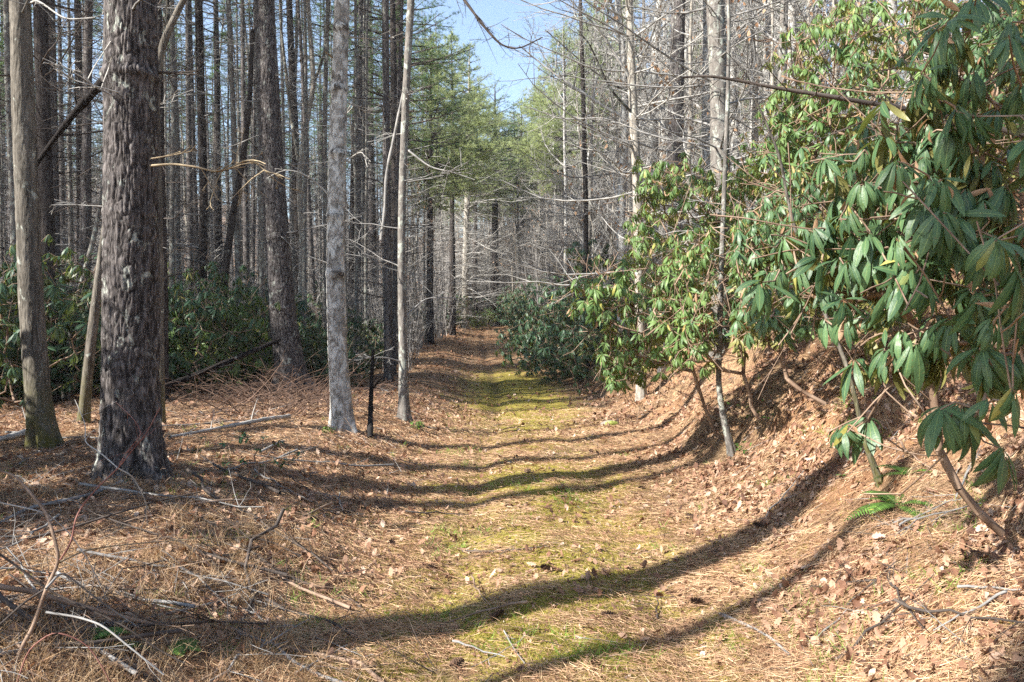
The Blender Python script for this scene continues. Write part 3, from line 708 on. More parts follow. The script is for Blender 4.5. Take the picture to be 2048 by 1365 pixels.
put_bush('bush_b', -5.7, 4.5, 'dense rhododendron added outside the view to shade the ground before the massive pine', None, 1.35)  # unseen bushes put in to darken the left foreground
put_bush('bush_a', -4.9, 3.9, 'low rhododendron added outside the view to shade the ground near the bramble', None, .9)
put_bush('bush_c', -7.4, 5.6, 'rhododendron added outside the view to shade the left verge', None, 1.6)
put_bush('bush_a', -8.4, 6.0, 'rhododendron added outside the view for shade beside the mossy-footed trunk', None, 1.6)
by_gap([b for b in BUSHES if b[3] == UG and 'sun-touched' not in b[0]['label']], 'shaded rhododendron clump', [(-900, 60, 'outside the mossy-footed trunk')] + GAPS[1:])
by_gap([b for b in BUSHES if b[3] == FG], 'rhododendron of the dark mound', [(0, 1070, 'on its trail side'), (1070, 1130, 'at its middle'), (1130, 1180, 'at its shoulder'), (1180, 1400, 'on its uphill side')])
by_gap([b for b in BUSHES if b[3] == SG], 'rhododendron behind the thicket', [(0, 1500, 'near the large double trunk'), (1500, 1900, 'under the tall rhododendron crown'), (1900, 4000, 'high on the slope at the picture edge')])
by_gap([b for b in BUSHES if b[3] and b[3].startswith('distant')], 'distant evergreen shrub', [(0, 950, 'left of the trail end'), (950, 1200, 'right of the trail end')])
# ------------------------------------------------------------------ key trees, traced by position
def px_path(pts, base_y, d=None, dd=None, top=None):
    """photo polyline from the ground up -> world polyline; d = depth of the base; dd = depth drift"""
    b = G(*pts[0]) if d is None else P(pts[0][0], pts[0][1], d)
    d = b[1]; out = [P(x, y, d + (dd or 0) * i) for i, (x, y) in enumerate(pts)]
    return np.array(out), d
def hero(name, label, cat, pts, w, mat, H=20, sides=48, rough=.012, flare=.35, d=None, group=None, seed=1, dead=None, live=None, tw='twig_grey', zstep=.03, knots=(), limbs=(), nmat='needle', fork=None):
    path, d = px_path(pts, None, d)
    gx, gy = path[0][0], path[0][1]; g = gz(gx, gy)
    if path[0][2] > g: path = np.vstack([[gx, gy, g - .02], path[1:]])
    root = np.array([gx, gy, g]); w0 = np.array(w, float) / 2 / F * d
    rad = np.interp(np.linspace(0, 1, len(path)), np.linspace(0, 1, len(w0)), w0)
    if H > path[-1][2] + .5:            # the part above the frame
        dr = unit(path[-1] - path[-2]); up = path[-1] + dr * (H - path[-1][2]) * np.array([.4, .4, 1]); path = np.vstack([path, (path[-1] + up) / 2, up]); rad = np.concatenate([rad, [rad[-1] * .7, .02]])
    path = np.vstack([path[0] - [0, 0, .3], path]) - root; rad = np.concatenate([[rad[0]], rad])
    tm, Pt, Rr = trunk_mesh(name + '_trunk', path, rad, M[mat], sides, rough, flare, zstep, seed, knots=knots)
    o = thing(name, label, cat, root, group); ob('trunk', tm, o)
    rs = np.random.RandomState(seed + 100)
    if dead:
        db = [] if d < 20 else MB(); dead_whorls(rs, db, Pt, Rr, *dead[:2], dead[2], dead[3], per=dead[4] if len(dead) > 4 else 3)
        if d < 20:
            for b_ in db[:95]: ob('branch', b_.mesh(name + '_branch', M[tw]), o)
        else: ob('dead_branches', db.mesh(name + '_dead', M[tw]), o)
    if live:
        wd, fo = MB(), MB(); live_crown(rs, wd, fo, Pt, Rr, live[0], live[1], .55, live[2], lambda f: (1 - f) ** .8 * (.35 + .65 * min(1, f * 5 + .4)) + .08)
        ob('crown_wood', wd.mesh(name + '_wood', M['twig_dark']), o); ob('crown', fo.mesh(name + '_crown', M[nmat], False), o)
    for L in limbs:   # (mat, [(px,py,depth offset)], width px start, end, twigs)
        lb = MB(); lp = np.array([P(x, y, d + e) for x, y, e in L[1]]) - root
        t = np.linspace(0, 1, len(lp)); tt = np.linspace(0, 1, len(lp) * 4); lp2 = np.stack([np.interp(tt, t, lp[:, k]) for k in range(3)], 1)
        for _ in range(2): lp2[1:-1] = .5 * lp2[1:-1] + .25 * (lp2[:-2] + lp2[2:])
        tube(lb, lp2, np.linspace(L[2], L[3], len(lp2)) / 2 / F * d, 7)
        for _ in range(L[4]):
            k = rs.randint(len(lp2) // 4, len(lp2) - 1); ax = unit(lp2[k + 1 if k + 1 < len(lp2) else k] - lp2[k - 1])
            grow(rs, lb, lp2[k], ax * .7 + rs.normal(size=3) * .6, L[5] * (.4 + .8 * rs.rand()), .006, 1, 3, DEAD)
        ob('limb', lb.mesh(name + '_limb', M[L[0]]), o)
    return o

hero('pine_tree', 'massive dark pine with furrowed lichen-flecked bark, the thickest trunk left of the trail', 'tree',
     [(265, 958), (262, 800), (262, 600), (262, 400), (262, 200), (262, 0)], [112, 106, 103, 100, 97, 94], 'pine_bark', 23, 220, .011, .45, seed=3, zstep=.009,
     dead=(3.6, 12, .6, 1.8, 2), live=(12, 22, 3.0), knots=[(3.42, 3.6, .014), (3.42, 5.4, .014), (2.35, 4.6, .008)],
     limbs=[('twig_straw', [(300, 332, -.1), (345, 328, -.15), (392, 334, -.2), (432, 345, -.2), (466, 334, -.25), (490, 320, -.25), (512, 326, -.3), (534, 345, -.3)], 5, 1.8, 12, .3),
            ('twig_straw', [(300, 318, -.1), (350, 310, -.2), (398, 300, -.2)], 3, 1.5, 3, .2), ('twig_pale', [(222, 190, -.2), (185, 172, -.3), (150, 130, -.4)], 4, 1.5, 4, .3),
            ('twig_dark', [(300, 145, .1), (345, 146, 0), (390, 143, 0)], 7, 2, 5, .25), ('twig_pale', [(240, 186, -.25), (160, 165, -.4), (120, 150, -.4)], 3, 1, 3, .2)])
hero('maple_tree', 'pale tan smooth-barked trunk with mossy foot, leftmost of the near trees', 'tree',
     [(88, 900), (75, 780), (62, 600), (54, 400), (46, 200), (40, 0)], [48, 46, 44, 42, 40, 38], 'tan_bark', 18, 64, .005, .35, seed=5, zstep=.025,
     dead=(3.5, 6, .9, .8, 1), limbs=[('twig_pale', [(58, 8, 0), (75, 0, -.1), (130, 40, -.2), (190, 36, -.3)], 5, 2, 4, .3)])
hero('pine_tree', 'big grey-brown pine leaning slightly, between the massive pine and the silver trunk', 'tree',
     [(588, 785), (566, 640), (556, 500), (545, 340), (536, 170), (528, 0)], [60, 52, 48, 45, 42, 39], 'pine_bark', 22, 110, .011, .55, seed=7, zstep=.016,
     dead=(2.2, 12, .55, 1.6, 3), live=(12, 21, 2.8), tw='twig_grey', knots=[(2.0, 4.5, .02), (3.4, 5, .02)])
hero('silver_maple_tree', 'straight pale silver-grey trunk with dark knot rings at the trail edge', 'tree',
     [(686, 862), (675, 700), (671, 540), (673, 380), (678, 200), (684, 0)], [42, 38, 36, 34, 32, 30], 'grey_bark', 17, 56, .006, .34, seed=9, zstep=.02,
     dead=(3.8, 6, 1.0, .8, 1), tw='twig_pale', knots=[(3.55, 4.5, .018), (2.82, 4.2, .02), (2.15, 5.0, .02), (4.3, 4.5, .016), (5.0, 4.6, .016)],
     limbs=[('twig_pale', [(668, 400, 0), (625, 358, -.1), (590, 342, -.2), (560, 340, -.2)], 4, 1.3, 5, .3), ('twig_pale', [(680, 330, 0), (725, 300, -.1), (735, 335, -.2)], 3, 1, 3, .2),
            ('twig_pale', [(664, 530, 0), (615, 512, -.1)], 3, 1.2, 1, .2), ('twig_straw', [(665, 115, 0), (650, 104, -.2)], 5, 2, 1, .1)])
hero('pine_tree', 'straight brown pine just behind and right of the silver trunk, half as thick', 'tree',
     [(718, 720), (722, 560), (722, 400), (724, 200), (728, 0)], [24, 22, 22, 21, 20], 'pine_bark', 22, 32, .01, .25, seed=11, zstep=.05,
     dead=(2.0, 12, .5, 2.2, 4), live=(11, 21, 2.8))
hero('hardwood_tree', 'slim speckled grey tree standing alone at the left trail edge', 'tree',
     [(808, 842), (806, 700), (803, 540), (804, 400), (811, 200), (822, 0)], [20, 17, 16, 15, 15, 14], 'wood_bark', 14, 32, .004, .4, seed=13, zstep=.03,
     dead=(2.2, 8, .7, 1.1, 2), tw='twig_grey',
     limbs=[('twig_grey', [(806, 725, 0), (770, 715, -.2), (735, 716, -.3), (715, 720, -.4)], 4, 1, 12, .3), ('twig_grey', [(815, 300, 0), (860, 335, -.3), (905, 345, -.4), (950, 360, -.5)], 4, 1, 8, .4),
            ('twig_grey', [(805, 640, 0), (850, 596, .3), (900, 596, .4), (940, 600, .5)], 3, 1, 5, .3)])
hero('pine_tree', 'dark straight pine rising right behind the slim speckled tree', 'tree',
     [(800, 712), (798, 560), (797, 400), (797, 200), (797, 0)], [22, 20, 20, 19, 18], 'dark_bark', 20, 24, .01, .25, seed=15, zstep=.08,
     dead=(2.5, 11, .45, 2.6, 4), live=(9, 19, 3.4), nmat='needle')
hero('hardwood_tree', 'crooked lichen-pale tree with forked top between the leaning pine and the silver trunk', 'tree',
     [(604, 760), (602, 600), (604, 480), (598, 360), (612, 250), (628, 170), (622, 90), (615, 0)], [12, 12, 12, 12, 11, 10, 9, 8], 'pale_bark', 12, 20, .004, .2, seed=17, zstep=.05, tw='twig_grey',
     dead=(5.5, 11, .7, 1.5, 2), limbs=[('pale_bark', [(602, 350, 0), (585, 250, 0), (575, 170, 0), (562, 60, 0), (560, 0, 0)], 8, 5, 5, .7), ('pale_bark', [(626, 170, 0), (650, 110, 0), (655, 0, 0)], 7, 4, 5, .6)])
hero('hardwood_tree', 'thin grey sapling leaning right, behind the mossy-footed trunk', 'tree',
     [(128, 800), (140, 680), (165, 560), (190, 470), (206, 380), (222, 200)], [14, 12, 11, 9, 8, 5], 'wood_bark', 0, 16, .003, .2, seed=19, zstep=.06, dead=(1.5, 4, .5, .9, 2), tw='twig_grey')
hero('hardwood_tree', 'lichen-spotted leaning young tree close beside the massive pine', 'tree',
     [(166, 850), (176, 740), (190, 620), (204, 500), (215, 420), (235, 250)], [22, 20, 18, 14, 12, 8], 'tan_bark', 0, 20, .003, .25, seed=21, zstep=.05, dead=(1.5, 4, .5, .8, 2), tw='twig_pale')
hero('hardwood_tree', 'mossy curved tree forking out from behind the massive pine', 'tree',
     [(322, 800), (318, 600), (316, 400), (312, 230), (314, 130), (330, 70), (352, 30), (378, -20)], [16, 16, 16, 15, 15, 15, 14, 12], 'tan_bark', 0, 24, .004, .2, d=9.5, seed=23, zstep=.05, dead=(5, 6.5, .6, 1.0, 2),
     limbs=[('tan_bark', [(336, 60, 0), (336, 20, 0), (334, -20, 0)], 8, 6, 2, .3)])
hero('pine_tree', 'dark pine rising in the gap behind the mossy-footed trunk and the massive pine', 'tree',
     [(100, 800), (96, 600), (92, 400), (86, 200), (80, 0)], [30, 28, 28, 26, 25], 'dark_bark', 22, 28, .01, .25, d=14, seed=25, zstep=.08, dead=(1.5, 12, .45, 2.2, 4), live=(11, 21, 2.6), tw='twig_dark')
hero('pine_tree', 'narrow dark pine showing along the edge of the massive pine', 'tree',
     [(330, 790), (328, 600), (324, 400), (320, 200), (316, 0)], [15, 15, 14, 14, 13], 'dark_bark', 21, 28, .01, .2, d=13, seed=27, zstep=.08, dead=(2, 11, .5, 1.8, 4), live=(11, 20, 2.4), tw='twig_dark')
hero('pine_tree', 'slim pine halfway between the massive pine and the leaning pine', 'tree',
     [(402, 740), (405, 560), (408, 400), (402, 200), (397, 0)], [18, 17, 16, 16, 15], 'dark_bark', 20, 24, .008, .2, d=19, seed=29, zstep=.1, dead=(1.5, 12, .45, 2.2, 5), live=(11.5, 19, 2.4))
hero('hardwood_tree', 'leaning dark tree crossing behind the slim pine', 'tree',
     [(440, 700), (450, 540), (470, 400), (485, 330), (500, 200), (505, 60)], [15, 15, 13, 12, 10, 8], 'dark_bark', 0, 20, .005, .2, d=17, seed=31, zstep=.08, dead=(3, 8, .5, 1.6, 3), tw='twig_dark')
hero('pine_tree', 'pale far pine trunk standing over the end of the trail', 'tree',
     [(930, 648), (930, 560), (932, 480), (936, 350)], [14, 13, 12, 10], 'pale_bark', 22, 20, .01, .3, d=60, seed=33, zstep=.15, dead=(1.5, 14, .42, 4.5, 7), live=(10, 21, 4.2), tw='twig_pale', nmat='needle_light')
hero('pine_tree', 'dark far pine right of the pale far trunk', 'tree',
     [(992, 640), (990, 560), (990, 400)], [15, 14, 12], 'dark_bark', 21, 20, .01, .3, d=66, seed=35, zstep=.15, dead=(1.5, 13, .42, 4.0, 7), live=(11, 20, 4.4), tw='twig_grey')
hero('hardwood_tree', 'large grey double trunk rising from the rhododendrons on the right slope', 'tree',
     [(1440, 520), (1440, 330), (1438, 200), (1434, 80), (1430, 0)], [40, 37, 36, 35, 34], 'wood_bark', 18, 40, .01, .25, d=14, seed=37, zstep=.05, dead=(2.0, 9, .35, 3.0, 4), tw='twig_grey')
hero('hardwood_tree', 'pale grey tree with spreading bare limbs above the sunlit rhododendron', 'tree',
     [(1284, 520), (1276, 400), (1268, 250), (1262, 120), (1258, 0)], [20, 19, 18, 16, 15], 'pale_bark', 15, 24, .004, .2, d=15, seed=39, zstep=.08, dead=(2.2, 9, .38, 2.6, 4), tw='twig_pale',
     limbs=[('wood_bark', [(1268, 230, 0), (1220, 180, -.3), (1180, 90, -.5), (1155, 60, -.6)], 6, 2, 14, .6), ('wood_bark', [(1272, 190, 0), (1225, 170, .2), (1170, 130, .3), (1090, 60, .5)], 5, 2, 12, .6),
            ('twig_pale', [(1274, 320, 0), (1230, 235, -.2), (1120, 240, -.4), (1060, 215, -.5)], 4, 1.5, 14, .6), ('twig_pale', [(1268, 215, 0), (1340, 200, -.3), (1400, 190, -.4), (1470, 170, -.4)], 5, 2, 10, .6),
            ('twig_pale', [(1262, 160, 0), (1200, 60, -.2), (1140, 0, -.4)], 6, 2, 10, .6), ('twig_pale', [(1260, 80, 0), (1330, 30, -.3), (1400, -10, -.4)], 5, 2, 8, .6)])
hero('hardwood_tree', 'thin straight tree between the pale spreading tree and the far pines', 'tree',
     [(1172, 600), (1172, 420), (1168, 250), (1164, 100), (1160, 0)], [11, 10, 9, 8, 7], 'dark_bark', 15, 14, .004, .2, d=26, seed=45, zstep=.15, dead=(2.5, 13, .45, 2.8, 4), tw='twig_grey')
hero('hardwood_tree', 'slender pale sapling with kinked foot growing on the bank', 'sapling',
     [(1466, 908), (1447, 840), (1437, 770), (1440, 640), (1444, 500), (1450, 340), (1456, 180), (1458, 60), (1456, -40)], [14, 12, 11, 11, 10, 9, 8, 7, 6], 'wood_bark', 0, 20, .0015, .3, seed=47, zstep=.02, dead=(2.0, 4.2, .3, .5, 1), tw='twig_pale')
hero('hardwood_tree', 'crooked orange-tan sapling slanting down the bank through the rhododendron leaves', 'sapling',
     [(1762, 965), (1730, 890), (1712, 800), (1690, 720), (1655, 640), (1625, 560), (1592, 470), (1575, 400), (1562, 320), (1535, 250), (1505, 190)], [13, 11, 9, 9, 8, 8, 7, 6, 6, 5, 4], 'tan_bark', 0, 14, .0015, .3, seed=49, zstep=.02, dead=(1.8, 3.2, .3, .4, 1), tw='stem_brown')

# detached or fallen wood: each piece a thing
def stick(name, label, cat, pts, w0, w1, mat, twigs=0, tl=.3, group=None, seed=0, sides=8, lift=0.0):
    """pts: (px, py, depth) or (px, py) on the ground"""
    W = np.array([P(*p) if len(p) == 3 else G(*p) + [0, 0, lift + .012] for p in pts]); root = W[0].copy(); W = W - root
    rs = np.random.RandomState(seed + 7); mb = MB(); t = np.linspace(0, 1, len(W)); tt = np.linspace(0, 1, len(W) * 4); W2 = np.stack([np.interp(tt, t, W[:, k]) for k in range(3)], 1)
    for _ in range(2): W2[1:-1] = .5 * W2[1:-1] + .25 * (W2[:-2] + W2[2:])
    d = np.mean(root[1] + W[:, 1]); r = np.linspace(w0, w1, len(W2)) / 2 / F * d * (1 + .12 * rs.normal(size=len(W2)))
    tube(mb, W2, r, sides)
    o = thing(name, label, cat, root, group); ob('stem', mb.mesh(name + '_stem', M[mat]), o)
    if twigs:
        tb = MB()
        for _ in range(twigs):
            k = rs.randint(1, len(W2) - 1); ax = unit(W2[k + 1] - W2[k - 1]); grow(rs, tb, W2[k], ax * .6 + rs.normal(size=3) * [.6, .6, .45], tl * (.4 + .9 * rs.rand()), max(.0025, r[k] * .35), 1, 3, dict(DEAD, rmin=.0018))
        ob('side_twigs', tb.mesh(name + '_twigs', M[mat]), o)
    return o
stick('dead_limb', 'long dark drooping dead limb with hanging twigs reaching in above the rhododendrons', 'branch',
      [(2100, 290, 4.0), (1960, 245, 4.1), (1840, 222, 4.1), (1740, 207, 4.1), (1640, 190, 4.1), (1560, 178, 4.1), (1480, 162, 4.1), (1420, 152, 4.1), (1365, 155, 4.1)], 14, 4, 'twig_dark', 22, .45, seed=1)
stick('leaning_snag', 'dark broken trunk leaning diagonally against the massive pine', 'dead tree',
      [(62, 345, 9.3), (100, 290, 9.3), (150, 225, 9.2), (205, 165, 9.2), (262, 100, 9.3)], 9, 18, 'dark_bark', 8, .4, seed=2)
stick('fallen_log', 'dark fallen log lying across the rhododendrons beside the massive pine', 'log',
      [(300, 785, 11.5), (370, 760, 12), (430, 735, 12.6), (500, 705, 13.2), (560, 680, 13.8)], 15, 9, 'dark_bark', 8, .6, seed=3)
stick('fallen_log', 'pale weathered log half buried at the foot of the mossy trunk', 'log', [(-30, 900), (30, 885), (60, 872), (100, 862)], 15, 10, 'twig_pale', 2, .3, seed=4, lift=.05)
stick('fallen_branch', 'long pale bleached branch lying below the brush pile', 'branch', [(340, 888), (420, 872), (470, 862), (530, 850), (578, 843)], 5, 10, 'twig_pale', 6, .3, seed=5, lift=.05)
stick('fallen_branch', 'thin dark stick lying crosswise on the mossy middle of the trail', 'stick', [(925, 1107), (990, 1108), (1040, 1104), (1095, 1096)], 5, 3, 'twig_dark', 3, .12, seed=6)
stick('fallen_branch', 'mottled grey stick among dead leaves at the lower edge of the trail', 'stick', [(1440, 1235), (1500, 1262), (1540, 1282), (1580, 1320)], 8, 5, 'twig_grey', 3, .12, seed=8)
stick('fallen_branch', 'short grey twig beside the leaf heap low on the trail', 'stick', [(1008, 1270), (1030, 1310), (1050, 1335)], 4, 2, 'twig_grey', 1, .1, seed=9)
stick('fallen_branch', 'grey stick running from the massive pine towards the bramble', 'stick', [(245, 975), (190, 1000), (130, 1015), (60, 1030), (0, 1060)], 9, 6, 'twig_grey', 3, .25, seed=10, lift=.03)
stick('fallen_branch', 'dark crooked branch beside the little holly seedling', 'branch', [(385, 900, 7.4), (430, 945), (480, 968), (530, 985), (560, 1000)], 4, 6, 'twig_dark', 4, .25, seed=11, lift=.04)
stick('fallen_branch', 'pale straight stick propped near the holly seedling', 'stick', [(520, 915), (560, 892), (585, 882, 9.1)], 5, 4, 'twig_pale', 0, seed=12, lift=.03)
stick('fallen_branch', 'curved tan stick lying in needles in front of the massive pine', 'stick', [(295, 1030), (330, 1015), (365, 1002), (385, 998)], 4, 3, 'twig_straw', 1, .1, seed=13, lift=.02)
stick('hanging_vine', 'crooked grey vine dangling beside the slim speckled tree', 'vine', [(762, 480, 11.5), (770, 420, 11.5), (772, 350, 11.5), (785, 290, 11.5), (800, 215, 11.5), (812, 160, 11.6), (824, 60, 11.8), (828, -30, 12)], 7, 4, 'twig_grey', 5, .4, seed=14)
stick('dead_snag', 'charred black stub standing between the silver trunk and the slim tree', 'dead tree', [(740, 880), (741, 830, 9.55), (743, 770, 9.55), (746, 700, 9.55)], 13, 6, 'char', 5, .3, seed=15)
stick('overhanging_branch', 'bare black twiggy branch crossing the patch of open sky', 'branch', [(880, -60, 13), (925, -5, 13), (965, 50, 13), (1000, 90, 13), (1035, 100, 13), (1085, 75, 13)], 8, 2, 'twig_dark', 22, .7, seed=16)
o_root = G(60, 1290)
# bramble in the lower corner
W = lambda L, d0, d1: [(x, y, d0 + (d1 - d0) * i / (len(L) - 1)) for i, (x, y) in enumerate(L)]
canes = [(W([(15, 1400), (40, 1300), (67, 1255), (92, 1178), (120, 1121), (104, 1060), (92, 1024), (60, 985), (31, 952), (0, 942), (-40, 930)], 2.95, 3.4), 9, 4, 'stem_brown'),
         (W([(120, 1121), (143, 1085), (150, 1040), (165, 1010), (200, 970), (238, 935), (265, 900), (292, 870), (320, 815)], 3.1, 3.5), 4, 1.8, 'twig_red'),
         (W([(-20, 1100), (0, 1109), (46, 1142), (92, 1178), (154, 1209), (246, 1250), (318, 1301), (369, 1327)], 3.1, 3.2), 5, 3, 'twig_dark'),
         (W([(92, 1178), (123, 1142), (169, 1178), (215, 1214), (277, 1255)], 3.05, 3.4), 5, 2.5, 'twig_grey'),
         (W([(120, 1125), (169, 1101), (236, 1091), (359, 1080), (450, 1076), (564, 1070)], 3.1, 4.3), 4, 1.5, 'twig_straw'),
         (W([(92, 1225), (154, 1234), (205, 1250), (267, 1301), (328, 1350)], 3.0, 3.0), 4.5, 3, 'twig_pale'),
         (W([(236, 937), (200, 905), (169, 886), (172, 850), (150, 800)], 3.4, 3.6), 2.5, 1.4, 'twig_pale'),
         (W([(236, 937), (262, 950), (277, 973), (290, 1000), (295, 1019), (282, 1060)], 3.4, 3.5), 3, 1.4, 'twig_pale'),
         (W([(-30, 1000), (61, 1018), (97, 1029), (138, 1065), (174, 1116), (205, 1178), (215, 1203)], 3.2, 3.3), 3, 1.6, 'twig_pale'),
         (W([(-40, 1280), (0, 1250), (51, 1203), (92, 1178)], 3.0, 3.1), 4, 5, 'twig_dark'),
         (W([(30, 1380), (55, 1300), (110, 1260), (180, 1290), (240, 1400)], 2.8, 2.8), 3, 2, 'twig_red'),
         (W([(236, 937), (252, 905), (285, 870), (270, 840), (232, 805)], 3.4, 3.6), 2.2, 1.2, 'twig_red')]
root = np.array([P(15, 1380, 2.95)[0], 2.95, gz(P(15, 1380, 2.95)[0], 2.95)])
bo = thing('bramble', 'tangled leafless bramble with arching reddish and grey canes in the lower left corner', 'bramble', root)
rs = np.random.RandomState(77)
for L, a_, b_, mt in canes:
    W_ = np.array([P(*p) for p in L]) - root; mb = MB(); t = np.linspace(0, 1, len(W_)); tt = np.linspace(0, 1, len(W_) * 4); W2 = np.stack([np.interp(tt, t, W_[:, k]) for k in range(3)], 1)
    for _ in range(2): W2[1:-1] = .5 * W2[1:-1] + .25 * (W2[:-2] + W2[2:])
    tube(mb, W2, np.linspace(a_, b_, len(W2)) / 2 / F * 3.2, 7)
    for k in range(2, len(W2) - 1, 2):
        grow(rs, mb, W2[k], rs.normal(size=3), .02 + .02 * rs.rand() if rs.rand() < .75 else .16, .0012, 2, 2, dict(DEAD, rmin=.0006))
    ob('cane', mb.mesh('bramble_cane', M[mt]), bo)

# ------------------------------------------------------------------ brush pile, sticks
rs = np.random.RandomState(8); mb = MB(); c0 = G(520, 830); c0 = np.array([c0[0] * 1.12, c0[1] * 1.12 + .3, 0])
for k in range(520):
    px, py = 510 + 80 * rs.normal(), rs.uniform(775, 850); b = G(px, py); b[1] += rs.rand() * 2; b[2] = gz(b[0], b[1])
    a = rs.normal() * .7 + (0 if rs.rand() < .5 else math.pi); L = rs.uniform(.4, 1.4); d = np.array([math.cos(a), math.sin(a) * .6, rs.uniform(.05, 1.0)])
    grow(rs, mb, b - c0, d, L, rs.uniform(.004, .011), 1, 2, dict(wander=.12, trop=[-.05, -.16, -.1], kids=[3, 2], ang=.6, ratio=.4, rmin=.002))
o = thing('brush_pile', 'heap of tangled brown dead stems between the leaning pine and the massive pine', 'brush pile', c0); s_ = ob('dead_stems', mb.mesh('brush', M['brush_brown']), o); s_['kind'] = 'stuff'
SP = []
for k in range(6):
    r2 = np.random.RandomState(300 + k); mb = MB(); n = 9; L = [.5, .7, 1.0, 1.4, .35, 2.0][k]
    x = np.linspace(-L / 2, L / 2, n); W2 = np.stack([x, np.cumsum(r2.normal(size=n)) * .02 * L, .012 + .01 * np.abs(r2.normal(size=n)) * L], 1)
    tube(mb, W2, np.linspace(.009, .003, n) * (.6 + .4 * L), 6)
    for _ in range(int(1 + 4 * L)):
        q = r2.randint(2, n - 1); grow(r2, mb, W2[q], [r2.normal(), r2.normal(), .25], .12 + .2 * r2.rand() * L, .003, 1, 2, dict(DEAD, rmin=.0015))
    SP.append([mb.mesh('fallen_stick', M[mm]) for mm in ('twig_grey', 'stem_brown', 'twig_dark')])
n = 0; rs = np.random.RandomState(9); STK = []
while n < 95:
    if rs.rand() < .6: px, py = rs.uniform(-20, 720), rs.uniform(850, 1340)
    else: px, py = rs.uniform(700, 2050), rs.uniform(860, 1340)
    q = G(px, py)
    on = abs(q[0] - trail_x(q[1])) < 1.2
    if on and rs.rand() < .7: continue
    side = 'left' if q[0] < trail_x(q[1]) - 1.2 else ('right' if q[0] > trail_x(q[1]) + 1.2 else 'on')
    lab = {'left': 'small dry stick in the needles on the left verge', 'right': 'small dry stick caught on the litter of the right bank', 'on': 'small dry stick on the flat of the trail'}[side]
    o = ob('fallen_stick', SP[rs.randint(6) if side == 'left' else [0, 1, 4][rs.randint(3)]][rs.randint(3)], label=lab, category='stick', group='dry sticks scattered, ' + lab.split(' stick ')[1])
    e = .08; sx = (gz(q[0] + e, q[1]) - gz(q[0] - e, q[1])) / 2 / e; sy = (gz(q[0], q[1] + e) - gz(q[0], q[1] - e)) / 2 / e
    o.location = (q[0], q[1], q[2] + .01)
    nrm = Vector((-sx, -sy, 1)).normalized(); o.rotation_euler = (nrm.to_track_quat('Z', 'Y').to_matrix() @ __import__('mathutils').Matrix.Rotation(rs.rand() * 6.28, 3, 'Z')).to_euler(); n += 1; STK.append((o, px, q[1], side))
LG = [(-99, 150, 'below the mossy-footed trunk'), (150, 330, 'below the massive pine'), (330, 480, 'below the slim pine'), (480, 620, 'below the leaning pine'), (620, 760, 'below the silver trunk'), (760, 1100, 'near the trail edge')]
RGP = [(900, 1300, 'near the mossy stone'), (1300, 1500, 'below the slender kinked sapling'), (1500, 1750, 'below the crooked tan sapling'), (1750, 2200, 'at the lower corner')]
by_gap([t for t in STK if t[3] == 'left'], 'small dry stick on the verge', LG); by_gap([t for t in STK if t[3] == 'right'], 'small dry stick on the bank', RGP); by_gap([t for t in STK if t[3] == 'on'], 'small dry stick', [(-99, 1050, 'on the left half of the trail'), (1050, 2100, 'on the right half of the trail')])

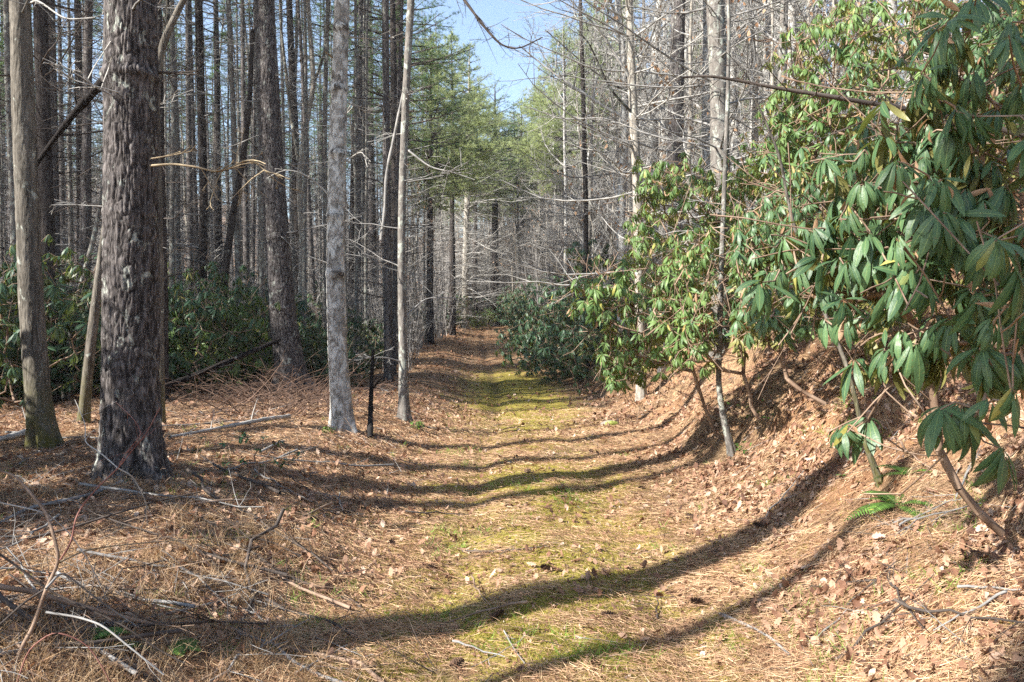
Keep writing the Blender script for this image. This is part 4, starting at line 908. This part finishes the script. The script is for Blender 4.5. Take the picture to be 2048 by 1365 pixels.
# ------------------------------------------------------------------ random stand of trees
taken = [(o.location.x, o.location.y) for o in SC.objects if o.parent is None and 'tree' in o.name]
def free(x, y, r): return all((x - a) ** 2 + (y - b) ** 2 > r * r for a, b in taken)
rs = np.random.RandomState(4)
LP = 'tall slender pine with dead lower branches in the crowded stand left of the trail'
LH = 'thin bare hardwood squeezed between the pines left of the trail'
RH = 'bare grey hardwood on the slope above the rhododendrons'
RP = 'pine rising on the slope right of the trail above the bare trees'
CF = 'distant feathery green pine closing the view above the end of the trail'
TH = 'pale bare twiggy young tree along the far part of the trail'
cnt = {'p': 0, 'h': 0, 't': 0}
tries = 0; STAND = []
while tries < 14000 and cnt['p'] + cnt['h'] + cnt['t'] < 560:
    tries += 1
    y = 13 + 78 * rs.rand() ** .85; tx = rs.uniform(-.72, .70); x = tx * y
    u = x - float(trail_x(y)); px = 1024 + F * tx
    if abs(u) < 2.6 + .02 * y and y < 64: continue
    if 0 < u < 7 and y < 16: continue
    if u > 0 and tx > .35 and y > 35: continue
    if y < 17 and x < 0 and (px > 600 or rs.rand() < .4): continue
    if y < 24 and 470 < px < 760: continue
    if u < 0:
        hit = y + (-1.2 - x) * .562
        if any(a < hit < b for a, b in ((46, 66), (32, 37), (24.5, 28.5), (17.5, 20), (4, 13.5))): continue
    sp = 1.15 + .012 * y
    if not free(x, y, sp): continue
    z = gz(x, y)
    lim = None
    if 945 < px < 1130: lim = CAMZ + y * (640 - np.interp(px, [945, 985, 1010, 1060, 1130], [90, 160, 215, 190, 60])) / F
    taken.append((x, y))
    if u < 0:
        if y > 34 and u > -5 and rs.rand() < .45: kind, key = 't', ['hard_b', 'hard_d', 'thicket_a'][rs.randint(3)]
        elif rs.rand() < .62: kind, key = 'p', ['pine_a', 'pine_b', 'pine_c', 'pine_d', 'pine_d', 'pine_b'][rs.randint(6)]
        else: kind, key = 'h', ['hard_e', 'hard_b', 'sapling_b', 'hard_e'][rs.randint(4)]
        lab, grp = (LP, 'pines in the left stand') if kind == 'p' else ((LH, 'hardwoods among the left pines') if kind == 'h' else (TH, 'bare young trees by the far trail'))
    else:
        r_ = rs.rand()
        if u < 9 and y > 26 and r_ < .5: kind, key = 't', ['hard_b', 'hard_d', 'thicket_a'][rs.randint(3)]
        elif r_ < .95: kind, key = 'h', ['hard_a', 'hard_b', 'hard_c', 'hard_c', 'hard_d'][rs.randint(5)]
        else: kind, key = 'p', ['pine_a', 'pine_d', 'full_b'][rs.randint(3)]
        lab, grp = (RP, 'pines on the right slope') if kind == 'p' else ((RH, 'hardwoods on the right slope') if kind == 'h' else (TH, 'bare young trees by the far trail'))
    H = {'pine_a': 24, 'pine_b': 22, 'pine_c': 25, 'pine_d': 19, 'hard_a': 16, 'hard_b': 13, 'hard_c': 18, 'hard_d': 10, 'sapling_b': 7.5, 'hard_e': 14, 'thicket_a': 5.5, 'full_b': 20}[key]
    sc = rs.uniform(.8, 1.15)
    if lim and z + H * sc > lim:
        if lim - z < 4: continue
        sc = (lim - z) / H
        if sc < .45: key = 'hard_d'; kind, lab, grp = 't', TH, 'bare young trees by the far trail'; sc = (lim - z) / 10
    cnt[kind] += 1
    o = plant(key, x, y, {'p': 'pine_tree', 'h': 'hardwood_tree', 't': 'young_tree'}[kind], lab, 'tree', grp, sc, rs.rand() * 6.28, (rs.normal() * .018, rs.normal() * .018), wide=max(.7, sc) * rs.uniform(.85, 1.1) * (.68 if kind == 'p' and y < 40 and u < 0 else 1))
    STAND.append((o, kind, px, y, u))
for lo, hi, ph in GAPS:
    for kd in 'pht':
        row = sorted([q for q in STAND if lo <= q[2] < hi and q[1] == kd], key=lambda q: q[3])
        for i, q in enumerate(row):
            if i < 8: q[0]['label'] = ORD[i] + ' ' + WHAT[kd] + ' ' + ph
            else: q[0]['label'] = 'far ' + WHAT[kd] + ' deep in the woods ' + ph; q[0]['group'] = 'far ' + WHAT[kd] + 's ' + ph
SLIM = []; t = 0; rs2 = np.random.RandomState(808)
while len(SLIM) < 62 and t < 9000:
    t += 1; y = rs2.uniform(15, 48); px = rs2.uniform(-30, 900); x = (px - 1024) / F * y; u = x - float(trail_x(y)); hit = y + (-1.2 - x) * .562
    if u > -3 or not free(x, y, .8) or (y < 19 and 540 < px < 740) or any(a < hit < b for a, b in ((49, 62), (32, 36), (25, 28), (17.5, 19.5))): continue
    taken.append((x, y)); SLIM.append((plant('pine_f', x, y, 'young_pine', '', 'tree', 'slim young pines in the left stand', rs2.uniform(.8, 1.15), rs2.rand() * 6.28, (rs2.normal() * .03, rs2.normal() * .03), wide=rs2.uniform(.7, 1.2)), px, y))
by_gap(SLIM, 'pole-thin young pine', GAPS)
# full green pines framing the sky gap
def fp(key, px, topy, d, label, group='feathery pines framing the sky gap', wide=None):
    q = P(px, 640, d); z = gz(q[0], d); H = {'full_a': 17, 'full_b': 20, 'full_c': 10}[key]; top = CAMZ + d * (640 - topy) / F; sc = (top - z) / H
    plant(key, q[0], d, 'pine_tree', label, 'tree', group, sc, rs.rand() * 6, wide=(wide or 1) * sc)
fp('full_b', 905, 70, 50, 'tall layered pine on the left shoulder of the sky gap', wide=1.1)
fp('full_a', 860, 60, 40, 'green pine just left of the sky gap, with level boughs over the bare trees', wide=1.0)
fp('full_b', 950, 170, 64, 'rounded pine crown low on the left edge of the sky gap')
fp('full_a', 1000, 225, 80, 'pale green pine directly under the sky gap', wide=1.2)
fp('full_a', 1045, 200, 72, 'yellow-green pine at the bottom of the sky gap, right of centre', wide=1.2)
fp('full_b', 1085, 150, 66, 'mid green pine on the right edge of the sky gap')
fp('full_a', 1130, 60, 48, 'bright feathery pine on the right shoulder of the sky gap', wide=1.15)
fp('full_b', 1195, 30, 60, 'tall soft pine rising right of the sky gap')
fp('full_a', 1380, 60, 50, 'soft green pine behind the large grey double trunk')
fp('full_b', 1520, 20, 46, 'soft green pine behind the top of the thicket')

rs = np.random.RandomState(91); TK = []
for k in range(60):
    y = rs.uniform(62, 88); px = rs.uniform(860, 1160); x = (px - 1024) / F * y
    if abs(x - float(trail_x(y))) < 2.2 and y < 70: continue
    if not free(x, y, 1.3): continue
    taken.append((x, y)); z = gz(x, y); top = CAMZ + y * (640 - rs.uniform(330, 470)) / F; key = ['hard_b', 'thicket_a', 'hard_d'][rs.randint(3)]; H = {'hard_b': 13, 'thicket_a': 5.5, 'hard_d': 10}[key]
    if top - z < 3: continue
    TK.append((plant(key, x, y, 'young_tree', '', 'tree', 'pale young trees closing the end of the trail', (top - z) / H, rs.rand() * 6), px, y))
by_gap(TK, 'pale bare tree closing the view', [(0, 930, 'left of the pale far trunk'), (930, 992, 'between the two far pines'), (992, 1050, 'right of the dark far pine'), (1050, 1400, 'over the dark mound')])
# far wood: one mass
rs = np.random.RandomState(66); mb = MB(); fo = MB()
for k in range(420):
    y = rs.uniform(88, 190); tx = rs.uniform(-.75, .72); x = tx * y; px = 1024 + F * tx
    z = gz(x, y); H = rs.uniform(13, 21)
    if 930 < px < 1150: H = min(H, CAMZ + y * (640 - 235) / F - z)
    if H < 3: continue
    n = 6; zz = np.linspace(0, H, n); W2 = np.stack([x + np.cumsum(rs.normal(size=n)) * .1, y + 0 * zz, z + zz], 1); tube(mb, W2, np.linspace(.17, .03, n), 5)
    for _ in range(46):
        h = H * rs.uniform(.08, .98); a = rs.rand() * 6.28; L = rs.uniform(.8, 3) * (1.1 - h / H * .6)
        b = np.array([x, y, z + h]); e = b + np.array([math.cos(a), math.sin(a), rs.uniform(.1, .9)]) * L
        tube(mb, np.array([b, (b + e) / 2 + rs.normal(size=3) * .15, e]), [.04, .025, .012], 3)
        for _ in range(2):
            q = b + (e - b) * rs.uniform(.3, 1); tube(mb, np.array([q, q + rs.normal(size=3) * .8]), [.015, .01], 3)
    if px > 860 and rs.rand() < .5:
        N = 1500; h = H * (.45 + .55 * rs.rand(N)); a = rs.rand(N) * 6.28; rr = 2.6 * (1.08 - h / H) ** .7 * 1.3 * rs.rand(N) ** .5
        b = np.stack([x + np.cos(a) * rr, y + np.sin(a) * rr, z + h], 1) + np.repeat(rs.normal(size=(N // 10, 3)) * .3, 10, 0)
        needles(fo, b, rs.normal(size=(N, 3)) + [0, 0, .4], .38, .03, rs.rand(N), rs)
o = ob('far_forest', mb.mesh('far_trunks', M['twig_grey']), kind='stuff')
ob('far_foliage', fo.mesh('far_needles', M['needle_light'], False), o)

rs = np.random.RandomState(67); mb = MB(); N = 26000
y = 24 + 66 * rs.rand(N) ** 1.1; x = rs.uniform(-.74, .72, N) * y; u = x - trail_x(y); k = ((u < -2.4 - .03 * y) | (u > 3 + .02 * y)) & ~((u > 0) & (y < 20)); x, y = x[k], y[k]; n = len(x)
B = np.stack([x, y, ground(x, y) - .05], 1); D = unit(rs.normal(size=(n, 3)) * [.22, .22, .05] + [0, 0, 1]); L = rs.uniform(.8, 3.8, n); c = rs.rand(n)
needles(mb, B, D, L, .006 + .0002 * y, c, rs)
for q in range(5):
    f = rs.uniform(.25, .95, n)[:, None]; D2 = unit(D * .6 + rs.normal(size=(n, 3)) * .7 + [0, 0, .25])
    needles(mb, B + D * (L[:, None] * f), D2, L * .45 * rs.rand(n), .004 + .00015 * y, c, rs)
N = 9000; y = rs.uniform(44, 96, N); px_ = rs.uniform(850, 1330, N); x = (px_ - 1024) / F * y; k = (np.abs(x - trail_x(y)) > 2.8) | (y > 66); x, y = x[k], y[k]; n = len(x)
B = np.stack([x, y, ground(x, y) - .05], 1); D = unit(rs.normal(size=(n, 3)) * [.12, .12, .05] + [0, 0, 1]); L = rs.uniform(2.5, 8.5, n); c = rs.rand(n); needles(mb, B, D, L, .026, c, rs)
for q in range(9):
    f = rs.uniform(.2, .97, n)[:, None]; D2 = unit(D * .4 + rs.normal(size=(n, 3)) * [.8, .8, .4]); needles(mb, B + D * (L[:, None] * f), D2, L * .28 * rs.rand(n), .013, c, rs)
ob('brushwood', mb.mesh('brushwood', M['twig_brush'], False), kind='stuff')
# trees outside the frame: casters of the trail's shadow bands, plus crowns added for shade
OG = 'pines just outside the view whose shadows cross the trail'
OL = 'straight pine just outside the view casting shade over the trail'
for (x, y, key, sc) in [(-4.6, 1.86, 'pine_e', 1.0), (-5.6, .30, 'pine_d', .7), (-7.5, 3.2, 'pine_b', 1.0), (-6.8, 5.2, 'pine_e', .8), (-10, -3.8, 'pine_c', 1.0), (-8.5, -5.0, 'pine_c', 1.0), (-12.5, -5.5, 'pine_c', 1.1), (-13, 8, 'pine_b', 1),
                        (-17, 9, 'pine_c', 1), (-20, 12, 'pine_c', 1), (-26, 10, 'pine_b', 1)]:
    plant(key, x, y, 'pine_tree', OL, 'tree', OG, sc, rs.rand() * 6)

rs = np.random.RandomState(23); k = 0; t = 0  # wide-crowned unseen pines added as a canopy to darken the left woods
while k < 34 and t < 3000:
    t += 1; y = rs.uniform(4, 60); x = -.70 * y - rs.uniform(2.5, 24); hit = y + (-1.2 - x) * .562
    if (x > -34 and (2 < hit < 15.5 or 18 < hit < 20)) or 46 < hit < 60 or 32 < hit < 37 or 24.5 < hit < 28.5 or not free(x, y, 2.2): continue
    taken.append((x, y)); k += 1; plant('pine_c', x, y, 'pine_tree', 'pine added outside the view shading the left woods', 'tree', 'pines added outside the view shading the left woods', rs.uniform(.85, 1.1), rs.rand() * 6, wide=1.35)
# ------------------------------------------------------------------ litter
def scatter(n, seed, ymax=16, power=1.7):
    r = np.random.RandomState(seed); y = 2.6 + (ymax - 2.6) * r.rand(n) ** power; x = r.uniform(-.72, .72, n) * y + r.normal(size=n) * .1
    return x, y, r
def slope(x, y):
    e = .04; return (ground(x + e, y) - ground(x - e, y)) / 2 / e, (ground(x, y + e) - ground(x, y - e)) / 2 / e
def litter(name, n, seed, mat, ymax, Lr, tilt, keep, prof):
    x, y, r = scatter(n, seed, ymax); k = r.rand(n) < keep(x, y); x, y = x[k], y[k]; n = len(x)
    sx, sy = slope(x, y); a = r.rand(n) * 6.283
    f = np.stack([np.cos(a), np.sin(a), np.cos(a) * sx + np.sin(a) * sy + r.normal(size=n) * tilt], 1)
    s = np.stack([-np.sin(a), np.cos(a), -np.sin(a) * sx + np.cos(a) * sy + r.normal(size=n) * tilt], 1)
    L = (Lr[0] + (Lr[1] - Lr[0]) * 1.15 * r.rand(n) ** 2.0) * (1 + .035 * np.maximum(y - 6, 0)); z = ground(x, y) + .006 + L * .34 * r.rand(n) ** 1.5
    mb = MB(); leaves(mb, np.stack([x, y, z], 1), f, s, L, L * r.uniform(.25, .42, n), prof, r.uniform(-.6, 1.3, n), r.uniform(-.5, .6, n), r.rand(n))
    ob(name, mb.mesh(name, M[mat]), kind='stuff')
def leafkeep(x, y):
    u = x - trail_x(y); cl = fbm(x * 1.2 + 40, y * 1.2, None, 4)
    return np.clip(.10 + .9 * sst(.9, 1.7, u) + .35 * sst(.6, 2.2, -u), 0, 1) * np.clip((cl - .36) * 4.5, .05, 1)
litter('fallen_leaves', 130000, 501, 'litter_leaf', 15, (.026, .066), .5, leafkeep, [.08, .55, .35, .9, .55, 1.0, .5, .55, .05])
litter('fallen_leaves', 50000, 502, 'litter_leaf', 12, (.022, .055), .6, leafkeep, [.08, .6, .95, 1.0, .7, .05])
def nmesh(name, n, seed, mat, ymax, L, Wd, tilt, keep, power=1.7, up=0.0, cl=1):
    x, y, r = scatter(n, seed, ymax, power); k = r.rand(n) < keep(x, y); x, y = x[k], y[k]
    if cl > 1:
        x = np.repeat(x, cl) + r.normal(size=len(x) * cl) * .018; y = np.repeat(y, cl) + r.normal(size=len(y) * cl) * .018
    n = len(x); sx, sy = slope(x, y); a = r.rand(n) * 6.283; Ln = r.uniform(*L, n)
    d = np.stack([np.cos(a), np.sin(a), np.cos(a) * sx + np.sin(a) * sy + r.normal(size=n) * tilt + up], 1)
    z = ground(x, y) + (.004 + .03 * r.rand(n) if up == 0 else 0)
    rn = np.clip(r.rand(n) * .7 + .3 * fbm(x * 3, y * 3, None, 2), 0, 1)
    mb = MB(); needles(mb, np.stack([x, y, z], 1), d, Ln, Wd * (1 + .1 * np.maximum(y - 4, 0)), rn, r); ob(name, mb.mesh(name, M[mat], False), kind='stuff')
litter('fallen_leaves', 60000, 503, 'litter_leaf', 70, (.04, .08), .35, lambda x, y: np.where(y > 12, .25 + .75 * sst(.6, 1.8, np.abs(x - trail_x(y))), 0) * (np.abs(x - trail_x(y)) < 12), [.08, .6, 1.0, .6, .05])
litter('fallen_leaves', 90000, 504, 'litter_leaf', 16, (.008, .022), .7, lambda x, y: .7 + 0 * x, [.3, 1, .2])
nmesh('pine_needle_litter', 420000, 511, 'litter_needle', 16, (.06, .13), .0013, .12, lambda x, y: 1 - .5 * sst(1.2, 2.0, x - trail_x(y)) - .86 * np.exp(-((x - trail_x(y)) / 1.2) ** 2) * sst(.34, .5, fbm(x * 1.7, y * 1.7, None, 3)))
nmesh('moss_tufts', 170000, 512, 'moss_blade', 26, (.012, .03), .0016, .5, lambda x, y: np.exp(-((x - trail_x(y) + .05) / 1.3) ** 2) * sst(.36, .52, fbm(x * 3.2, y * 3.2, None, 4)), up=.8, cl=4)
rg = np.random.RandomState(515); n0 = 1100; y = rg.uniform(2.7, 6.6, n0); x = rg.uniform(-.72, -.05, n0) * y; k = rg.rand(n0) < sst(.9, 1.5, -(x - trail_x(y))) * sst(.42, .55, fbm(x * 1.1 + 3, y * 1.1, None, 2)) * (1 - sst(5.0, 6.4, y)); x, y = x[k], y[k]
x = np.repeat(x, 34); y = np.repeat(y, 34); lean = np.repeat(rg.normal(size=(len(x) // 34, 2)) * .5, 34, 0); n = len(x); x = x + rg.normal(size=n) * .025; y = y + rg.normal(size=n) * .025
f = np.stack([lean[:, 0] + rg.normal(size=n) * .45, lean[:, 1] + rg.normal(size=n) * .45, 1 + 0 * x], 1); mb = MB()
leaves(mb, np.stack([x, y, ground(x, y) - .005], 1), f, np.cross(f, rg.normal(size=(n, 3))), rg.uniform(.05, .21, n), .0011, [1, .9, .7, .1], rg.uniform(.2, 2.4, n), 0, np.clip(np.repeat(rg.rand(n // 34), 34) * .6 + rg.rand(n) * .4, 0, 1))
ob('dry_grass', mb.mesh('dry_grass', M['straw']), kind='stuff')
for tn, sd_, mt_, kf in (('twig_litter', 521, 'stem_brown', .9), ('twig_litter', 522, 'twig_dark', .8), ('twig_litter', 523, 'twig_grey', .35)):
    nmesh(tn, 14000, sd_, mt_, 20, (.08, .45), .0022, .22, lambda x, y: kf * np.clip(.06 + sst(.9, 2.4, trail_x(y) - x) + .3 * sst(1.2, 2.2, x - trail_x(y)), 0, 1))
nmesh('green_grass', 5000, 514, 'green_blade', 14, (.04, .10), .002, .5, lambda x, y: sst(.66, .74, fbm(x * 2.1 + 13, y * 2.1, None, 2)), up=1.2, cl=8)

# pine cones
cm = MB(); rc = np.random.RandomState(12); N = 70; t = np.linspace(.02, 1, N); a = np.arange(N) * 2.4
rr = .016 * np.sin(np.clip(t * .93 + .1, 0, 1) * math.pi) ** .6
tube(cm, np.array([[0, 0, 0], [.03, 0, .004], [.085, 0, 0]]), [.008, .011, .004], 8)
b = np.stack([t * .085, np.cos(a) * .004, np.sin(a) * .004], 1); f = np.stack([.6 + 0 * t, np.cos(a), np.sin(a)], 1); s = np.stack([0 * t, -np.sin(a), np.cos(a)], 1)
leaves(cm, b, f, s, rr * 1.5, .0085, [.6, 1, .8, .2], -.5, .2)
cone_me = cm.mesh('pine_cone', M['cone'])
spots = [(1232, 1240), (1460, 1172), (690, 1168), (655, 1180), (745, 1195), (560, 1150), (925, 1330), (1180, 905), (1385, 1040), (1010, 1015), (1105, 1145), (1330, 1190), (1410, 1215), (870, 1145), (1640, 1130), (500, 1235), (980, 1245),
         (720, 1010), (640, 1045), (1530, 1060), (1290, 980), (905, 900), (1060, 945), (780, 1090), (1180, 1330)]
CN = []
for k, (px, py) in enumerate(spots):
    q = G(px, py); u = q[0] - float(trail_x(q[1])); where = 'left verge' if u < -1.1 else ('right bank foot' if u > 1.1 else 'open trail')
    o = ob('pine_cone', cone_me, label='small brown pine cone lying on the ' + where, category='pine cone', group='pine cones on the ' + where)
    o.location = q + [0, 0, .018]; o.rotation_euler = (rc.rand() * 6, rc.normal() * .15, rc.rand() * 6); CN.append((o, px, q[1]))
by_gap(CN, 'brown pine cone', [(0, 700, 'on the left verge'), (700, 950, 'on the left half of the trail'), (950, 1200, 'in the middle of the trail'), (1200, 1420, 'on the right half of the trail'), (1420, 2048, 'at the foot of the right bank')])
# stone
def rock(px, py, r, label, seed):
    q = G(px, py); me = bpy.data.meshes.new('rock'); import bmesh
    bm = bmesh.new(); bmesh.ops.create_icosphere(bm, subdivisions=4, radius=1); bm.to_mesh(me); bm.free()
    V = np.array([v.co[:] for v in me.vertices]); n = fbm(V[:, 0] * 1.3 + seed, V[:, 1] * 1.3, V[:, 2] * 1.3, 4)
    V = V * (.7 + .6 * n)[:, None] * [r, r * .7, r * .5]; me.vertices.foreach_set('co', V.astype(np.float32).ravel()); me.polygons.foreach_set('use_smooth', np.ones(len(me.polygons), bool)); me.materials.append(M['stone']); me.update()
    o = ob('rock', me, label=label, category='rock'); o.location = q + [0, 0, r * .1]
rock(1220, 852, .15, 'small moss-topped stone at the foot of the right bank', 3)
# ferns
FP = [.3, .9, 1, .6, .05]
def fern(px, py, label, n, L, seed):
    q = G(px, py); r = np.random.RandomState(seed); o = thing('fern', label, 'fern', q)
    for k in range(n):
        a = r.rand() * 6.28; el = r.uniform(.3, .9); mb = MB(); m_ = 22; t = np.linspace(0, 1, m_); Lk = L * r.uniform(.7, 1.1)
        hx = Lk * t * math.cos(el); pts = np.stack([hx * math.cos(a), hx * math.sin(a), Lk * t * math.sin(el) - .55 * Lk * t ** 2], 1); tube(mb, pts, np.linspace(.0022, .0008, m_), 4)
        T = unit(np.gradient(pts, axis=0)); S = unit(np.cross(T, [0, 0, 1])); wl = Lk * .24 * np.sin(np.clip(t * .86 + .12, 0, 1) * math.pi) ** .8
        for sg in (-1, 1): leaves(mb, pts[2:], (S * sg + T * .35)[2:], -T[2:] * sg, wl[2:], Lk * .016, FP, .3, -.1, r.rand(m_ - 2))
        ob('frond', mb.mesh('fern_frond', M['fern']), o)
fern(1795, 1015, 'bright green fern growing on the bank below the big rhododendron leaves', 10, .30, 1)
fern(1818, 955, 'smaller upright fern just above the bright green fern', 7, .24, 2)
fern(170, 1290, 'low green fern under the bramble in the lower corner', 8, .24, 3)
fern(330, 1300, 'single small fern in the dark hollow near the bottom edge', 6, .20, 4)
fern(1690, 1060 - 100, 'tiny fern sprig halfway down the right bank', 5, .12, 5)
# holly seedling and green seedlings
def seedling(px, py, label, H, n, seed, mat='holly', Lf=(.04, .06)):
    q = G(px, py); r = np.random.RandomState(seed); o = thing('seedling', label, 'seedling', q); tips = [np.array([r.normal() * H * .45, r.normal() * H * .3, H * (.35 + .65 * r.rand())]) for _ in range(n)]
    nodes, par = weave([np.zeros(3)], tips, r); st, fo = MB(), MB(); stems_mesh(st, nodes, par, .0015); k = r.randint(1, len(nodes), n * 4); b = nodes[k]
    f = r.normal(size=(len(k), 3)) * [1, 1, .4]; leaves(fo, b, f, np.cross(f, [0, 0, 1]), r.uniform(*Lf, len(k)), .013, [.1, .8, .7, 1, .7, .05], .4, .25, r.rand(len(k)))
    ob('stem', st.mesh('seedling_stem', M['stem_brown']), o); ob('foliage', fo.mesh('seedling_leaves', M[mat]), o)
seedling(505, 965, 'little dark-leaved holly seedling on the left verge', .42, 26, 1)
seedling(1530, 870, 'sparse green seedling halfway up the right bank', .35, 14, 2, 'fern', (.03, .05))
seedling(1490, 915, 'small green sprig beside the foot of the slender sapling', .15, 10, 3, 'fern', (.03, .05))
seedling(835, 862, 'patch of low glossy green leaves at the foot of the slim speckled tree', .12, 26, 4, 'fern', (.03, .05))
seedling(655, 870, 'tiny green sprig at the foot of the silver trunk', .10, 8, 5, 'fern', (.03, .05))
# ------------------------------------------------------------------ haze
import bmesh
bm = bmesh.new(); bmesh.ops.create_cube(bm, size=1); me = bpy.data.meshes.new('haze'); bm.to_mesh(me); bm.free()
hm = bpy.data.materials.new('haze'); hm.use_nodes = True; hm.node_tree.nodes.clear()
ho = hm.node_tree.nodes.new('ShaderNodeOutputMaterial'); hv = hm.node_tree.nodes.new('ShaderNodeVolumePrincipled')
hv.inputs['Color'].default_value = (.88, .93, 1.0, 1); hv.inputs['Density'].default_value = HAZE; hv.inputs['Anisotropy'].default_value = .1
hm.node_tree.links.new(hv.outputs[0], ho.inputs['Volume']); me.materials.append(hm)
zlo = float(Z.min()) - 1; zhi = max(float(Z.max()), 90.0) + 4
hz = ob('haze', me, kind='stuff'); hz.location = (0, 152, (zlo + zhi) / 2); hz.scale = (446, 362, zhi - zlo)
print('trees', cnt, 'objects', len(SC.objects))
